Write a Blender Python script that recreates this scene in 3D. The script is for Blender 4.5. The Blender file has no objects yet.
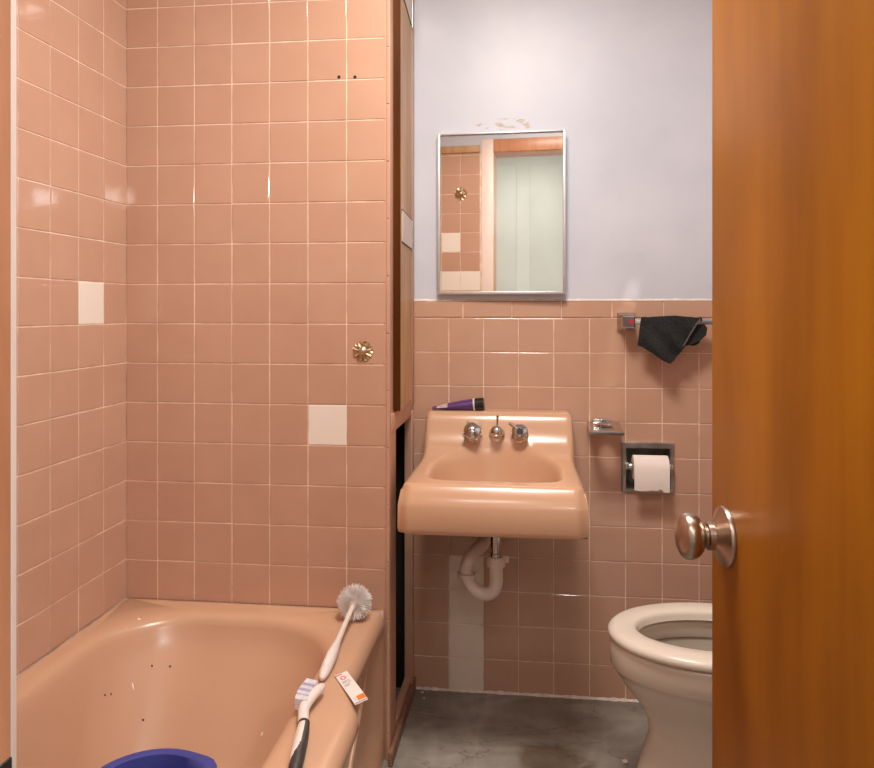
import bpy, bmesh, math, random
from mathutils import Vector, Matrix
random.seed(7)
PI = math.pi
C = bpy.context.scene.collection
F, TH, HC = 775.0, math.radians(6.84), 1.2      # focal length in px, yaw to the left, eye height
HX, HY = 437.0, 310.0

def at(px, py, Y):
    """point on the plane of depth Y seen at the photo position"""
    t = (px - HX) / F
    r = (t * math.cos(TH) - math.sin(TH)) / (t * math.sin(TH) + math.cos(TH))
    X = r * Y
    zc = -X * math.sin(TH) + Y * math.cos(TH)
    return Vector((X, Y, HC - (py - HY) / F * zc))

# ------------------------------------------------------------------ helpers
def wloc(o):
    v = Vector((0, 0, 0))
    while o is not None:
        v = v + o.location
        o = o.parent
    return v

def smooth_by_angle(me, deg=40):
    for p in me.polygons: p.use_smooth = True
    me.set_sharp_from_angle(angle=math.radians(deg))

def obj(name, bm, mats, parent=None, deg=40, label=None):
    if not isinstance(mats, (list, tuple)): mats = [mats]
    if parent is not None:
        bmesh.ops.translate(bm, vec=-wloc(parent), verts=bm.verts)
    me = bpy.data.meshes.new(name)
    bm.to_mesh(me); bm.free()
    for m in mats: me.materials.append(m)
    smooth_by_angle(me, deg)
    o = bpy.data.objects.new(name, me)
    C.objects.link(o)
    if parent is not None: o.parent = parent
    if label: o['label'] = label
    return o

def thing(name, label, cat, loc=(0, 0, 0), group=None):
    o = bpy.data.objects.new(name, None)
    C.objects.link(o); o.location = loc
    o.empty_display_size = 0.05
    o['label'] = label; o['category'] = cat
    if group: o['group'] = group
    return o

def tag(o, label, cat, group=None):
    o['label'] = label; o['category'] = cat
    if group: o['group'] = group
    return o

def struct(name, bm, mats, parent=None, deg=40):
    o = obj(name, bm, mats, parent, deg)
    if parent is None: o['kind'] = 'structure'
    return o

def add_box(bm, x0, x1, y0, y1, z0, z1, mi=0, bev=0.0, seg=2):
    vs = [bm.verts.new((x, y, z)) for z in (z0, z1) for y in (y0, y1) for x in (x0, x1)]
    idx = [(0, 2, 3, 1), (4, 5, 7, 6), (0, 1, 5, 4), (2, 6, 7, 3), (0, 4, 6, 2), (1, 3, 7, 5)]
    fs = [bm.faces.new([vs[i] for i in f]) for f in idx]
    for f in fs: f.material_index = mi
    if bev > 0:
        es = list({e for f in fs for e in f.edges})
        r = bmesh.ops.bevel(bm, geom=es, offset=bev, segments=seg, affect='EDGES', profile=0.5)
        for f in r['faces']: f.material_index = mi
    return vs

def box(*a, **k):
    bm = bmesh.new(); add_box(bm, *a, **k); return bm

def add_loft(bm, rings, cap0=True, cap1=True, mi=0, closed=True):
    rs = [[bm.verts.new(p) for p in r] for r in rings]
    n = len(rs[0])
    for a, b in zip(rs, rs[1:]):
        for i in range(n if closed else n - 1):
            j = (i + 1) % n
            f = bm.faces.new((a[i], a[j], b[j], b[i])); f.material_index = mi
    if cap0: bm.faces.new(list(reversed(rs[0]))).material_index = mi
    if cap1: bm.faces.new(rs[-1]).material_index = mi
    return rs

def frame_from(d):
    d = d.normalized()
    up = Vector((0, 0, 1)) if abs(d.z) < 0.9 else Vector((1, 0, 0))
    a = d.cross(up).normalized()
    return a, d.cross(a).normalized()

def add_tube(bm, pts, rad, n=14, mi=0, caps=True, sx=1.0, sy=1.0, smooth=0):
    pts = [Vector(p) for p in pts]
    if not isinstance(rad, (list, tuple)): rad = [rad] * len(pts)
    if smooth:
        P, R = [], []
        m = len(pts)
        for i in range(m - 1):
            p0, p1, p2, p3 = pts[max(i - 1, 0)], pts[i], pts[i + 1], pts[min(i + 2, m - 1)]
            for k in range(smooth):
                t = k / smooth
                P.append(0.5 * ((2 * p1) + (-p0 + p2) * t + (2 * p0 - 5 * p1 + 4 * p2 - p3) * t * t + (-p0 + 3 * p1 - 3 * p2 + p3) * t ** 3))
                R.append(rad[i] + (rad[i + 1] - rad[i]) * t)
        P.append(pts[-1]); R.append(rad[-1])
        pts, rad = P, R
    rings = []
    a = None
    for i, p in enumerate(pts):
        d = (pts[min(i + 1, len(pts) - 1)] - pts[max(i - 1, 0)]).normalized()
        if a is None: a, b = frame_from(d)
        else:
            a = (a - d * a.dot(d)).normalized(); b = d.cross(a).normalized()
        rings.append([p + (a * math.cos(2 * PI * k / n) * sx + b * math.sin(2 * PI * k / n) * sy) * rad[i] for k in range(n)])
    add_loft(bm, rings, caps, caps, mi)

def add_lathe(bm, prof, o, d, n=28, mi=0, caps=True):
    """profile (radius, height) about axis d from o"""
    o = Vector(o); d = Vector(d).normalized()
    a, b = frame_from(d)
    rings = [[o + d * h + (a * math.cos(2 * PI * k / n) + b * math.sin(2 * PI * k / n)) * max(r, 1e-5) for k in range(n)] for r, h in prof]
    add_loft(bm, rings, caps, caps, mi)

def interp(pts, x):
    if x <= pts[0][0]: return pts[0][1]
    for (a, b), (c, d) in zip(pts, pts[1:]):
        if x <= c:
            t = (x - a) / (c - a)
            t = t
            return b + (d - b) * t
    return pts[-1][1]

def sstep(a, b, x):
    t = min(max((x - a) / (b - a), 0), 1)
    return t * t * (3 - 2 * t)

# ------------------------------------------------------------------ materials
def new_mat(name):
    m = bpy.data.materials.new(name); m.use_nodes = True
    nt = m.node_tree
    return m, nt, nt.nodes['Principled BSDF']

def nd(nt, t, **kw):
    n = nt.nodes.new(t)
    for k, v in kw.items(): setattr(n, k, v)
    return n

def mat(name, col, rough=0.5, metal=0.0, var=0.06, scale=12.0, bump=0.0, bscale=80.0, coat=0.0, sss=0.0, spec=0.5, stretch=(1, 1, 1)):
    m, nt, b = new_mat(name)
    tc = nd(nt, 'ShaderNodeTexCoord')
    mp = nd(nt, 'ShaderNodeMapping'); mp.inputs['Scale'].default_value = stretch
    nt.links.new(tc.outputs['Object'], mp.inputs['Vector'])
    nz = nd(nt, 'ShaderNodeTexNoise'); nz.inputs['Scale'].default_value = scale; nz.inputs['Detail'].default_value = 4
    nt.links.new(mp.outputs['Vector'], nz.inputs['Vector'])
    rp = nd(nt, 'ShaderNodeValToRGB')
    rp.color_ramp.elements[0].position = 0.3; rp.color_ramp.elements[1].position = 0.7
    rp.color_ramp.elements[0].color = tuple(c * (1 - var) for c in col) + (1,)
    rp.color_ramp.elements[1].color = tuple(min(c * (1 + var), 1) for c in col) + (1,)
    nt.links.new(nz.outputs['Fac'], rp.inputs['Fac'])
    nt.links.new(rp.outputs['Color'], b.inputs['Base Color'])
    b.inputs['Roughness'].default_value = rough
    b.inputs['Metallic'].default_value = metal
    b.inputs['Coat Weight'].default_value = coat
    b.inputs['Specular IOR Level'].default_value = spec
    if bump > 0:
        n2 = nd(nt, 'ShaderNodeTexNoise'); n2.inputs['Scale'].default_value = bscale
        nt.links.new(tc.outputs['Object'], n2.inputs['Vector'])
        bp = nd(nt, 'ShaderNodeBump'); bp.inputs['Strength'].default_value = bump; bp.inputs['Distance'].default_value = 0.004
        nt.links.new(n2.outputs['Fac'], bp.inputs['Height'])
        nt.links.new(bp.outputs['Normal'], b.inputs['Normal'])
    return m

def tile_mat(name, c0, c1, rough=0.12):
    """glazed tile: every tile its own shade through the 'tint' attribute"""
    m, nt, b = new_mat(name)
    at_ = nd(nt, 'ShaderNodeAttribute', attribute_name='tint')
    tc = nd(nt, 'ShaderNodeTexCoord')
    nz = nd(nt, 'ShaderNodeTexNoise'); nz.inputs['Scale'].default_value = 9; nz.inputs['Detail'].default_value = 5
    nt.links.new(tc.outputs['Object'], nz.inputs['Vector'])
    ad = nd(nt, 'ShaderNodeMath', operation='MULTIPLY_ADD'); ad.inputs[1].default_value = 0.5
    nt.links.new(nz.outputs['Fac'], ad.inputs[0]); nt.links.new(at_.outputs['Fac'], ad.inputs[2])
    rp = nd(nt, 'ShaderNodeValToRGB')
    rp.color_ramp.elements[0].position = 0.15; rp.color_ramp.elements[1].position = 1.2 if False else 1.0
    rp.color_ramp.elements[0].color = c0 + (1,); rp.color_ramp.elements[1].color = c1 + (1,)
    nt.links.new(ad.outputs[0], rp.inputs['Fac'])
    nt.links.new(rp.outputs['Color'], b.inputs['Base Color'])
    n2 = nd(nt, 'ShaderNodeTexNoise'); n2.inputs['Scale'].default_value = 7; n2.inputs['Detail'].default_value = 3
    nt.links.new(tc.outputs['Object'], n2.inputs['Vector'])
    mr = nd(nt, 'ShaderNodeMapRange'); mr.inputs['To Min'].default_value = rough * 0.6; mr.inputs['To Max'].default_value = rough * 1.6
    nt.links.new(n2.outputs['Fac'], mr.inputs['Value'])
    nt.links.new(mr.outputs['Result'], b.inputs['Roughness'])
    n3 = nd(nt, 'ShaderNodeTexNoise'); n3.inputs['Scale'].default_value = 22
    nt.links.new(tc.outputs['Object'], n3.inputs['Vector'])
    bp = nd(nt, 'ShaderNodeBump'); bp.inputs['Strength'].default_value = 0.035; bp.inputs['Distance'].default_value = 0.004
    nt.links.new(n3.outputs['Fac'], bp.inputs['Height']); nt.links.new(bp.outputs['Normal'], b.inputs['Normal'])
    return m

def wood_mat(name, c0, c1, c2, rough=0.35, coat=0.3, sc=(9, 9, 0.7), bscale=1.0):
    m, nt, b = new_mat(name)
    tc = nd(nt, 'ShaderNodeTexCoord')
    mp = nd(nt, 'ShaderNodeMapping'); mp.inputs['Scale'].default_value = sc
    nt.links.new(tc.outputs['Object'], mp.inputs['Vector'])
    nz = nd(nt, 'ShaderNodeTexNoise'); nz.inputs['Scale'].default_value = bscale; nz.inputs['Detail'].default_value = 8; nz.inputs['Roughness'].default_value = 0.62; nz.inputs['Distortion'].default_value = 0.6
    nt.links.new(mp.outputs['Vector'], nz.inputs['Vector'])
    rp = nd(nt, 'ShaderNodeValToRGB')
    e = rp.color_ramp.elements
    e[0].position = 0.28; e[0].color = c0 + (1,)
    e[1].position = 0.75; e[1].color = c2 + (1,)
    k = e.new(0.5); k.color = c1 + (1,)
    nt.links.new(nz.outputs['Fac'], rp.inputs['Fac'])
    # broad blotches of old varnish
    n2 = nd(nt, 'ShaderNodeTexNoise'); n2.inputs['Scale'].default_value = 3.2; n2.inputs['Detail'].default_value = 3
    mp2 = nd(nt, 'ShaderNodeMapping'); mp2.inputs['Scale'].default_value = (2.2, 2.2, 0.8)
    nt.links.new(tc.outputs['Object'], mp2.inputs['Vector']); nt.links.new(mp2.outputs['Vector'], n2.inputs['Vector'])
    r2 = nd(nt, 'ShaderNodeValToRGB')
    r2.color_ramp.elements[0].position = 0.3; r2.color_ramp.elements[0].color = (0.72, 0.68, 0.62, 1)
    r2.color_ramp.elements[1].position = 0.65; r2.color_ramp.elements[1].color = (1, 1, 1, 1)
    nt.links.new(n2.outputs['Fac'], r2.inputs['Fac'])
    mx = nd(nt, 'ShaderNodeMix', data_type='RGBA', blend_type='MULTIPLY'); mx.inputs['Factor'].default_value = 1
    nt.links.new(rp.outputs['Color'], mx.inputs['A']); nt.links.new(r2.outputs['Color'], mx.inputs['B'])
    nt.links.new(mx.outputs['Result'], b.inputs['Base Color'])
    b.inputs['Roughness'].default_value = rough
    b.inputs['Coat Weight'].default_value = coat; b.inputs['Coat Roughness'].default_value = 0.25
    bp = nd(nt, 'ShaderNodeBump'); bp.inputs['Strength'].default_value = 0.05; bp.inputs['Distance'].default_value = 0.002
    nt.links.new(nz.outputs['Fac'], bp.inputs['Height']); nt.links.new(bp.outputs['Normal'], b.inputs['Normal'])
    return m

def paint_mat():
    """lavender wall paint: mottled, a few scuffs and chips above the mirror"""
    m, nt, b = new_mat('lavender_paint')
    tc = nd(nt, 'ShaderNodeTexCoord')
    nz = nd(nt, 'ShaderNodeTexNoise'); nz.inputs['Scale'].default_value = 3.5; nz.inputs['Detail'].default_value = 6
    nt.links.new(tc.outputs['Object'], nz.inputs['Vector'])
    rp = nd(nt, 'ShaderNodeValToRGB')
    rp.color_ramp.elements[0].position = 0.35; rp.color_ramp.elements[0].color = (0.575, 0.59, 0.66, 1)
    rp.color_ramp.elements[1].position = 0.68; rp.color_ramp.elements[1].color = (0.66, 0.665, 0.73, 1)
    nt.links.new(nz.outputs['Fac'], rp.inputs['Fac'])
    # chips: a patch of the wall above the mirror times fine noise
    sp = nd(nt, 'ShaderNodeSeparateXYZ'); nt.links.new(tc.outputs['Object'], sp.inputs[0])
    def band(out, lo, hi):
        a = nd(nt, 'ShaderNodeMath', operation='GREATER_THAN'); a.inputs[1].default_value = lo
        c = nd(nt, 'ShaderNodeMath', operation='LESS_THAN'); c.inputs[1].default_value = hi
        nt.links.new(out, a.inputs[0]); nt.links.new(out, c.inputs[0])
        p = nd(nt, 'ShaderNodeMath', operation='MULTIPLY'); nt.links.new(a.outputs[0], p.inputs[0]); nt.links.new(c.outputs[0], p.inputs[1])
        return p.outputs[0]
    n2 = nd(nt, 'ShaderNodeTexNoise'); n2.inputs['Scale'].default_value = 42; n2.inputs['Detail'].default_value = 5; n2.inputs['Roughness'].default_value = 0.7
    mp = nd(nt, 'ShaderNodeMapping'); mp.inputs['Scale'].default_value = (0.55, 1, 1.6)
    nt.links.new(tc.outputs['Object'], mp.inputs['Vector']); nt.links.new(mp.outputs['Vector'], n2.inputs['Vector'])
    g = nd(nt, 'ShaderNodeMath', operation='GREATER_THAN'); g.inputs[1].default_value = 0.57
    nt.links.new(n2.outputs['Fac'], g.inputs[0])
    p1 = nd(nt, 'ShaderNodeMath', operation='MULTIPLY'); nt.links.new(band(sp.outputs[0], -0.17, 0.0), p1.inputs[0]); nt.links.new(band(sp.outputs[2], 1.757, 1.80), p1.inputs[1])
    p2 = nd(nt, 'ShaderNodeMath', operation='MULTIPLY'); nt.links.new(p1.outputs[0], p2.inputs[0]); nt.links.new(g.outputs[0], p2.inputs[1])
    mx = nd(nt, 'ShaderNodeMix', data_type='RGBA'); mx.inputs['B'].default_value = (0.50, 0.40, 0.33, 1)
    nt.links.new(p2.outputs[0], mx.inputs['Factor']); nt.links.new(rp.outputs['Color'], mx.inputs['A'])
    nt.links.new(mx.outputs['Result'], b.inputs['Base Color'])
    b.inputs['Roughness'].default_value = 0.42
    n3 = nd(nt, 'ShaderNodeTexNoise'); n3.inputs['Scale'].default_value = 14; n3.inputs['Detail'].default_value = 6
    nt.links.new(tc.outputs['Object'], n3.inputs['Vector'])
    bp = nd(nt, 'ShaderNodeBump'); bp.inputs['Strength'].default_value = 0.12; bp.inputs['Distance'].default_value = 0.006
    nt.links.new(n3.outputs['Fac'], bp.inputs['Height']); nt.links.new(bp.outputs['Normal'], b.inputs['Normal'])
    return m

def floor_mat():
    m, nt, b = new_mat('worn_grey_floor')
    tc = nd(nt, 'ShaderNodeTexCoord')
    def noise(scale, detail, dist=0.0, st=(1, 1, 1), rot=0):
        mp = nd(nt, 'ShaderNodeMapping'); mp.inputs['Scale'].default_value = st; mp.inputs['Rotation'].default_value[2] = rot
        nt.links.new(tc.outputs['Object'], mp.inputs['Vector'])
        n = nd(nt, 'ShaderNodeTexNoise'); n.inputs['Scale'].default_value = scale; n.inputs['Detail'].default_value = detail; n.inputs['Distortion'].default_value = dist
        nt.links.new(mp.outputs['Vector'], n.inputs['Vector'])
        return n.outputs['Fac']
    def ramp(src, stops):
        r = nd(nt, 'ShaderNodeValToRGB'); e = r.color_ramp.elements
        e[0].position, e[0].color = stops[0][0], stops[0][1] + (1,)
        e[1].position, e[1].color = stops[-1][0], stops[-1][1] + (1,)
        for p, c in stops[1:-1]:
            k = e.new(p); k.color = c + (1,)
        nt.links.new(src, r.inputs['Fac']); return r.outputs['Color']
    base = ramp(noise(4.5, 7, 1.6, (0.7, 1.4, 1), 0.5), [(0.3, (0.19, 0.165, 0.14)), (0.5, (0.26, 0.235, 0.205)), (0.7, (0.34, 0.315, 0.285))])
    streak = ramp(noise(3.0, 6, 2.5, (2.2, 0.6, 1), -0.6), [(0.45, (1, 1, 1)), (0.62, (1.15, 1.15, 1.15)), (0.75, (1.35, 1.35, 1.36))])
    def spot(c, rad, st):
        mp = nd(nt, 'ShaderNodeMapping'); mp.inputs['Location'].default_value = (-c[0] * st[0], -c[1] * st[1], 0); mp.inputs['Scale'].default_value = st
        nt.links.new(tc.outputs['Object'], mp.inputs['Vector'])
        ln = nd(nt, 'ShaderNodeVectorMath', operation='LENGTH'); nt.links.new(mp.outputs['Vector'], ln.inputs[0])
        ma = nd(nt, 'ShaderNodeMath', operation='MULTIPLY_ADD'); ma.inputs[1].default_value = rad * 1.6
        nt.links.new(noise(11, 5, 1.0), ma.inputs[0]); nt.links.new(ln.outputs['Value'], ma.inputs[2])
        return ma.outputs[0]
    stain = ramp(spot((0.05, 2.09), 0.09, (1.0, 1.3, 0)), [(0.15, (0.55, 0.46, 0.36)), (0.185, (1, 1, 1))])
    pale_swirl = ramp(spot((-0.18, 2.05), 0.25, (1.0, 1.0, 0)), [(0.25, (1.35, 1.35, 1.33)), (0.50, (1, 1, 1))])  # lighter swirl in the floor colour
    # thin crack lines where a noise passes its middle value
    cr = noise(3.4, 5, 0.5, (0.6, 1.8, 1))
    s = nd(nt, 'ShaderNodeMath', operation='SUBTRACT'); s.inputs[1].default_value = 0.5; nt.links.new(cr, s.inputs[0])
    a = nd(nt, 'ShaderNodeMath', operation='ABSOLUTE'); nt.links.new(s.outputs[0], a.inputs[0])
    crack = ramp(a.outputs[0], [(0.0, (0.6, 0.55, 0.5)), (0.003, (0.85, 0.83, 0.8)), (0.006, (1, 1, 1))])
    cur = base
    for c in (streak, stain, pale_swirl, crack):
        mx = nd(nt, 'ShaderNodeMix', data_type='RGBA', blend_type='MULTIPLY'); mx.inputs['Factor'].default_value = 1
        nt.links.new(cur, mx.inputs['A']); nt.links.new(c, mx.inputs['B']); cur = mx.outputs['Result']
    nt.links.new(cur, b.inputs['Base Color'])
    b.inputs['Roughness'].default_value = 0.45
    bp = nd(nt, 'ShaderNodeBump'); bp.inputs['Strength'].default_value = 0.2; bp.inputs['Distance'].default_value = 0.004
    nt.links.new(noise(9, 6, 1.0), bp.inputs['Height']); nt.links.new(bp.outputs['Normal'], b.inputs['Normal'])
    return m

M = {}
M['tile'] = tile_mat('pink_glazed_tile', (0.50, 0.282, 0.192), (0.61, 0.37, 0.262), 0.045)
M['tile_pale'] = tile_mat('pale_smeared_tile', (0.78, 0.64, 0.53), (0.92, 0.78, 0.66), 0.4)
M['tile_white'] = tile_mat('cream_tile', (0.86, 0.76, 0.66), (0.92, 0.84, 0.76), 0.12)
M['grout'] = mat('grout', (0.84, 0.62, 0.48), 0.8, var=0.25, scale=18)
M['paint'] = paint_mat()
M['plaster'] = mat('white_plaster', (0.70, 0.66, 0.62), 0.7, var=0.04, scale=4)
M['hallwall'] = mat('hall_paint', (0.76, 0.76, 0.69), 0.5, var=0.04, scale=4)
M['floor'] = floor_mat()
M['door'] = wood_mat('orange_varnished_wood', (0.31, 0.105, 0.002), (0.385, 0.135, 0.003), (0.45, 0.168, 0.005), 0.38, 0.0)
M['door'].node_tree.nodes['Principled BSDF'].inputs['Specular IOR Level'].default_value = 0.16
M['darkwood'] = wood_mat('dark_wood', (0.055, 0.015, 0.002), (0.085, 0.024, 0.003), (0.12, 0.036, 0.005), 0.5, 0.0, (30, 30, 1))
M['darkwood'].node_tree.nodes['Principled BSDF'].inputs['Specular IOR Level'].default_value = 0.1
M['palewood'] = wood_mat('light_varnished_wood', (0.46, 0.25, 0.11), (0.56, 0.33, 0.16), (0.66, 0.42, 0.24), 0.45, 0.0, (14, 14, 1))
M['palewood'].node_tree.nodes['Principled BSDF'].inputs['Specular IOR Level'].default_value = 0.25
M['jambwood'] = wood_mat('jamb_wood', (0.60, 0.25, 0.12), (0.70, 0.32, 0.17), (0.80, 0.40, 0.23), 0.4, 0.2, (20, 20, 1))
M['pinkpaint'] = mat('pink_paint', (0.56, 0.31, 0.21), 0.45, var=0.08, scale=10, bump=0.1)
M['dullpaint'] = mat('dull_base_paint', (0.24, 0.125, 0.075), 0.5, var=0.3, scale=25)  # base board paint, darker and duller than the pink above
M['whitepaint'] = mat('white_paint', (0.86, 0.71, 0.63), 0.4, var=0.03)
M['tub'] = mat('tub_enamel', (0.62, 0.37, 0.235), 0.27, var=0.03, scale=3, coat=0.1)
M['sink'] = mat('sink_enamel', (0.63, 0.37, 0.23), 0.22, var=0.03, scale=3, coat=0.12)
M['chrome'] = mat('chrome', (0.62, 0.60, 0.58), 0.16, 1.0, var=0.15, scale=40)
M['dullchrome'] = mat('dull_chrome', (0.56, 0.54, 0.52), 0.3, 1.0, var=0.3, scale=30)
M['nickel'] = mat('brushed_nickel', (0.46, 0.36, 0.29), 0.30, 1.0, var=0.08, scale=60)
M['brass'] = mat('brass', (0.64, 0.50, 0.34), 0.36, 1.0, var=0.2, scale=60)
M['mirror'] = mat('mirror_silver', (0.86, 0.87, 0.85), 0.015, 1.0, var=0.0)
M['mirrorframe'] = mat('mirror_frame_metal', (0.66, 0.64, 0.64), 0.35, 0.6, var=0.05)
M['dark'] = mat('cavity_shade', (0.010, 0.007, 0.005), 0.9, var=0.3)  # near-black colour standing in for the shade inside the partition
M['black'] = mat('black_hole', (0.012, 0.010, 0.009), 0.6, var=0.2)
M['porcelain'] = mat('white_porcelain', (0.70, 0.60, 0.50), 0.18, var=0.02, scale=4, coat=0.3)
M['seat'] = mat('white_seat_plastic', (0.80, 0.71, 0.61), 0.25, var=0.02)
M['bowlin'] = mat('darker_bowl_inside', (0.46, 0.40, 0.32), 0.2, var=0.15, scale=8)  # inside of the bowl, a darker tone than the porcelain
M['whiteplastic'] = mat('white_plastic', (0.84, 0.74, 0.68), 0.3, var=0.02)
M['pvc'] = mat('white_pipe_plastic', (0.74, 0.63, 0.57), 0.35, var=0.05)
M['bristle'] = mat('white_bristle', (0.86, 0.80, 0.77), 0.6, var=0.08, scale=90)
M['lav'] = mat('lavender_bristle', (0.74, 0.69, 0.72), 0.6, var=0.08, scale=90)
M['lavd'] = mat('violet_bristle', (0.44, 0.40, 0.56), 0.6, var=0.1, scale=90)
M['gripgrey'] = mat('dark_grey_rubber', (0.045, 0.035, 0.035), 0.5, var=0.1)
M['blue'] = mat('blue_plastic', (0.055, 0.065, 0.30), 0.35, var=0.08)
M['purple'] = mat('purple_tube_plastic', (0.10, 0.035, 0.17), 0.25, var=0.15, scale=30)
M['purplel'] = mat('pale_label_print', (0.55, 0.42, 0.42), 0.4, var=0.4, scale=120)
M['blackplastic'] = mat('black_plastic', (0.012, 0.012, 0.010), 0.25, var=0.1)
M['cloth'] = mat('charcoal_terry', (0.018, 0.019, 0.020), 0.95, var=0.5, scale=160, bump=0.9, bscale=260)
M['hem'] = mat('grey_hem', (0.10, 0.095, 0.09), 0.9, var=0.3, scale=200, bump=0.6, bscale=260)
M['paper'] = mat('toilet_paper', (0.88, 0.78, 0.72), 0.9, var=0.02, bump=0.15, bscale=150)
M['card'] = mat('white_card', (0.84, 0.77, 0.73), 0.5, var=0.02)
M['orange'] = mat('orange_print', (0.75, 0.20, 0.015), 0.5, var=0.1)
M['redprint'] = mat('red_print', (0.70, 0.20, 0.13), 0.5, var=0.1)
M['greyprint'] = mat('grey_print', (0.36, 0.31, 0.32), 0.5, var=0.1)
M['red'] = mat('red_sticker', (0.50, 0.03, 0.05), 0.4, var=0.1)
M['water'] = mat('bowl_water', (0.16, 0.13, 0.09), 0.03, var=0.05)
M['caulk'] = mat('old_white_caulk', (0.76, 0.66, 0.58), 0.6, var=0.15, scale=40)
M['crumb'] = mat('plaster_crumb', (0.62, 0.52, 0.45), 0.8, var=0.2)

# ------------------------------------------------------------------ tiles
def add_tiles(bm, O, U, V, N, us, vs, g=0.0026, h=0.0015, bev=0.0014, pick=None, hole=None, skip=None):
    """raised glazed tiles between the cut lines us x vs on the plane O + uU + vV, facing N"""
    O, U, V, N = Vector(O), Vector(U), Vector(V), Vector(N)
    lay = bm.loops.layers.float_color.get('tint') or bm.loops.layers.float_color.new('tint')
    flip = U.cross(V).dot(N) < 0
    for i in range(len(us) - 1):
        for j in range(len(vs) - 1):
            if skip and skip(i, j): continue
            mi = pick(i, j) if pick else 0
            tint = random.uniform(0.30, 0.50)
            ta, tb = random.gauss(0, 0.0035), random.gauss(0, 0.0035)
            u0, u1, v0, v1 = us[i] + g / 2, us[i + 1] - g / 2, vs[j] + g / 2, vs[j + 1] - g / 2
            uc, vc = (u0 + u1) / 2, (v0 + v1) / 2
            rects = [(u0, u1, v0, v1)]
            if hole:
                a0, a1, b0, b1 = hole
                if u0 < a1 and u1 > a0 and v0 < b1 and v1 > b0:
                    rects = []
                    if u0 < a0: rects.append((u0, a0, v0, v1))
                    if u1 > a1: rects.append((a1, u1, v0, v1))
                    m0, m1 = max(u0, a0), min(u1, a1)
                    if v0 < b0: rects.append((m0, m1, v0, b0))
                    if v1 > b1: rects.append((m0, m1, b1, v1))
            for (p0, p1, q0, q1) in rects:
                i0 = bev if p0 == u0 else 0; i1 = bev if p1 == u1 else 0
                j0 = bev if q0 == v0 else 0; j1 = bev if q1 == v1 else 0
                def P(u, v, hh):
                    return bm.verts.new(O + U * u + V * v + N * (hh + (ta * (u - uc) + tb * (v - vc) if hh > 0.0005 else 0)))
                a = [P(p0, q0, 0), P(p1, q0, 0), P(p1, q1, 0), P(p0, q1, 0)]
                m_ = [P(p0 + i0 * .3, q0 + j0 * .3, h * .7), P(p1 - i1 * .3, q0 + j0 * .3, h * .7), P(p1 - i1 * .3, q1 - j1 * .3, h * .7), P(p0 + i0 * .3, q1 - j1 * .3, h * .7)]
                b = [P(p0 + i0, q0 + j0, h), P(p1 - i1, q0 + j0, h), P(p1 - i1, q1 - j1, h), P(p0 + i0, q1 - j1, h)]
                fs = []
                for A, B in ((a, m_), (m_, b)):
                    for k in range(4):
                        q = [A[k], A[(k + 1) % 4], B[(k + 1) % 4], B[k]]
                        fs.append(bm.faces.new(q[::-1] if flip else q))
                fs.append(bm.faces.new(b[::-1] if flip else b))
                for f in fs:
                    f.material_index = mi
                    for l in f.loops: l[lay] = (tint, tint, tint, 1)

TM = [M['tile'], M['tile_white'], M['tile_pale'], M['grout'], M['paint']]
def steps(a, b, p):
    r = [a]
    while r[-1] + p < b - 0.012: r.append(r[-1] + p)
    r.append(b); return r

XL, XP, XR = -1.1136, -0.370, 0.885      # left wall, partition face, right wall
YD, YT, YS = 0.49, 2.034, 2.435          # doorway wall, tub end wall, sink wall
ZC = 2.42
P_ = 0.109
# ---- left wall
bm = bmesh.new()
add_box(bm, XL - 0.12, XL, YD - 0.14, YS + 0.12, -0.05, ZC, mi=3)
ycuts = [YT - k * 0.1145 for k in range(14)]
ycuts = [y for y in ycuts if y > YD + 0.01] + [YD]
ycuts = ycuts[::-1]
zc_t = steps(0.40, 2.144, P_)
ny = len(ycuts) - 1
add_tiles(bm, (XL, 0, 0), (0, 1, 0), (0, 0, 1), (1, 0, 0), ycuts, zc_t, pick=lambda i, j: 1 if (i == ny - 2 and j == 7) else 0)
struct('wall_left', bm, TM, deg=6)
# ---- tub end wall
bm = bmesh.new()
add_box(bm, XL, XP - 0.006, YT, YT + 0.018, 0.0, ZC, mi=3)
xcuts = [XL] + [-1.0205 + k * 0.1066 for k in range(7)]
add_tiles(bm, (0, YT, 0), (1, 0, 0), (0, 0, 1), (0, -1, 0), xcuts, zc_t, pick=lambda i, j: 1 if (i == 5 and j == 4) else 0)
# the rounded edge pieces down the outer corner
ec = [0.0] + steps(0.07, 2.14, 0.1525)
add_tiles(bm, (0, YT, 0), (1, 0, 0), (0, 0, 1), (0, -1, 0), [xcuts[-1], XP], ec, h=0.0026)
struct('wall_alcove', bm, TM, deg=6)
# two old screw holes
for (px, py) in ((339, 77), (355, 77)):
    p = at(px, py, YT - 0.0014)
    bm = bmesh.new(); add_lathe(bm, [(0.0045, 0), (0.0045, 0.0006), (0.0030, 0.0009)], p, (0, -1, 0), 10)
    o = obj('screw_hole', bm, M['black']); o['kind'] = 'structure'

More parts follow.
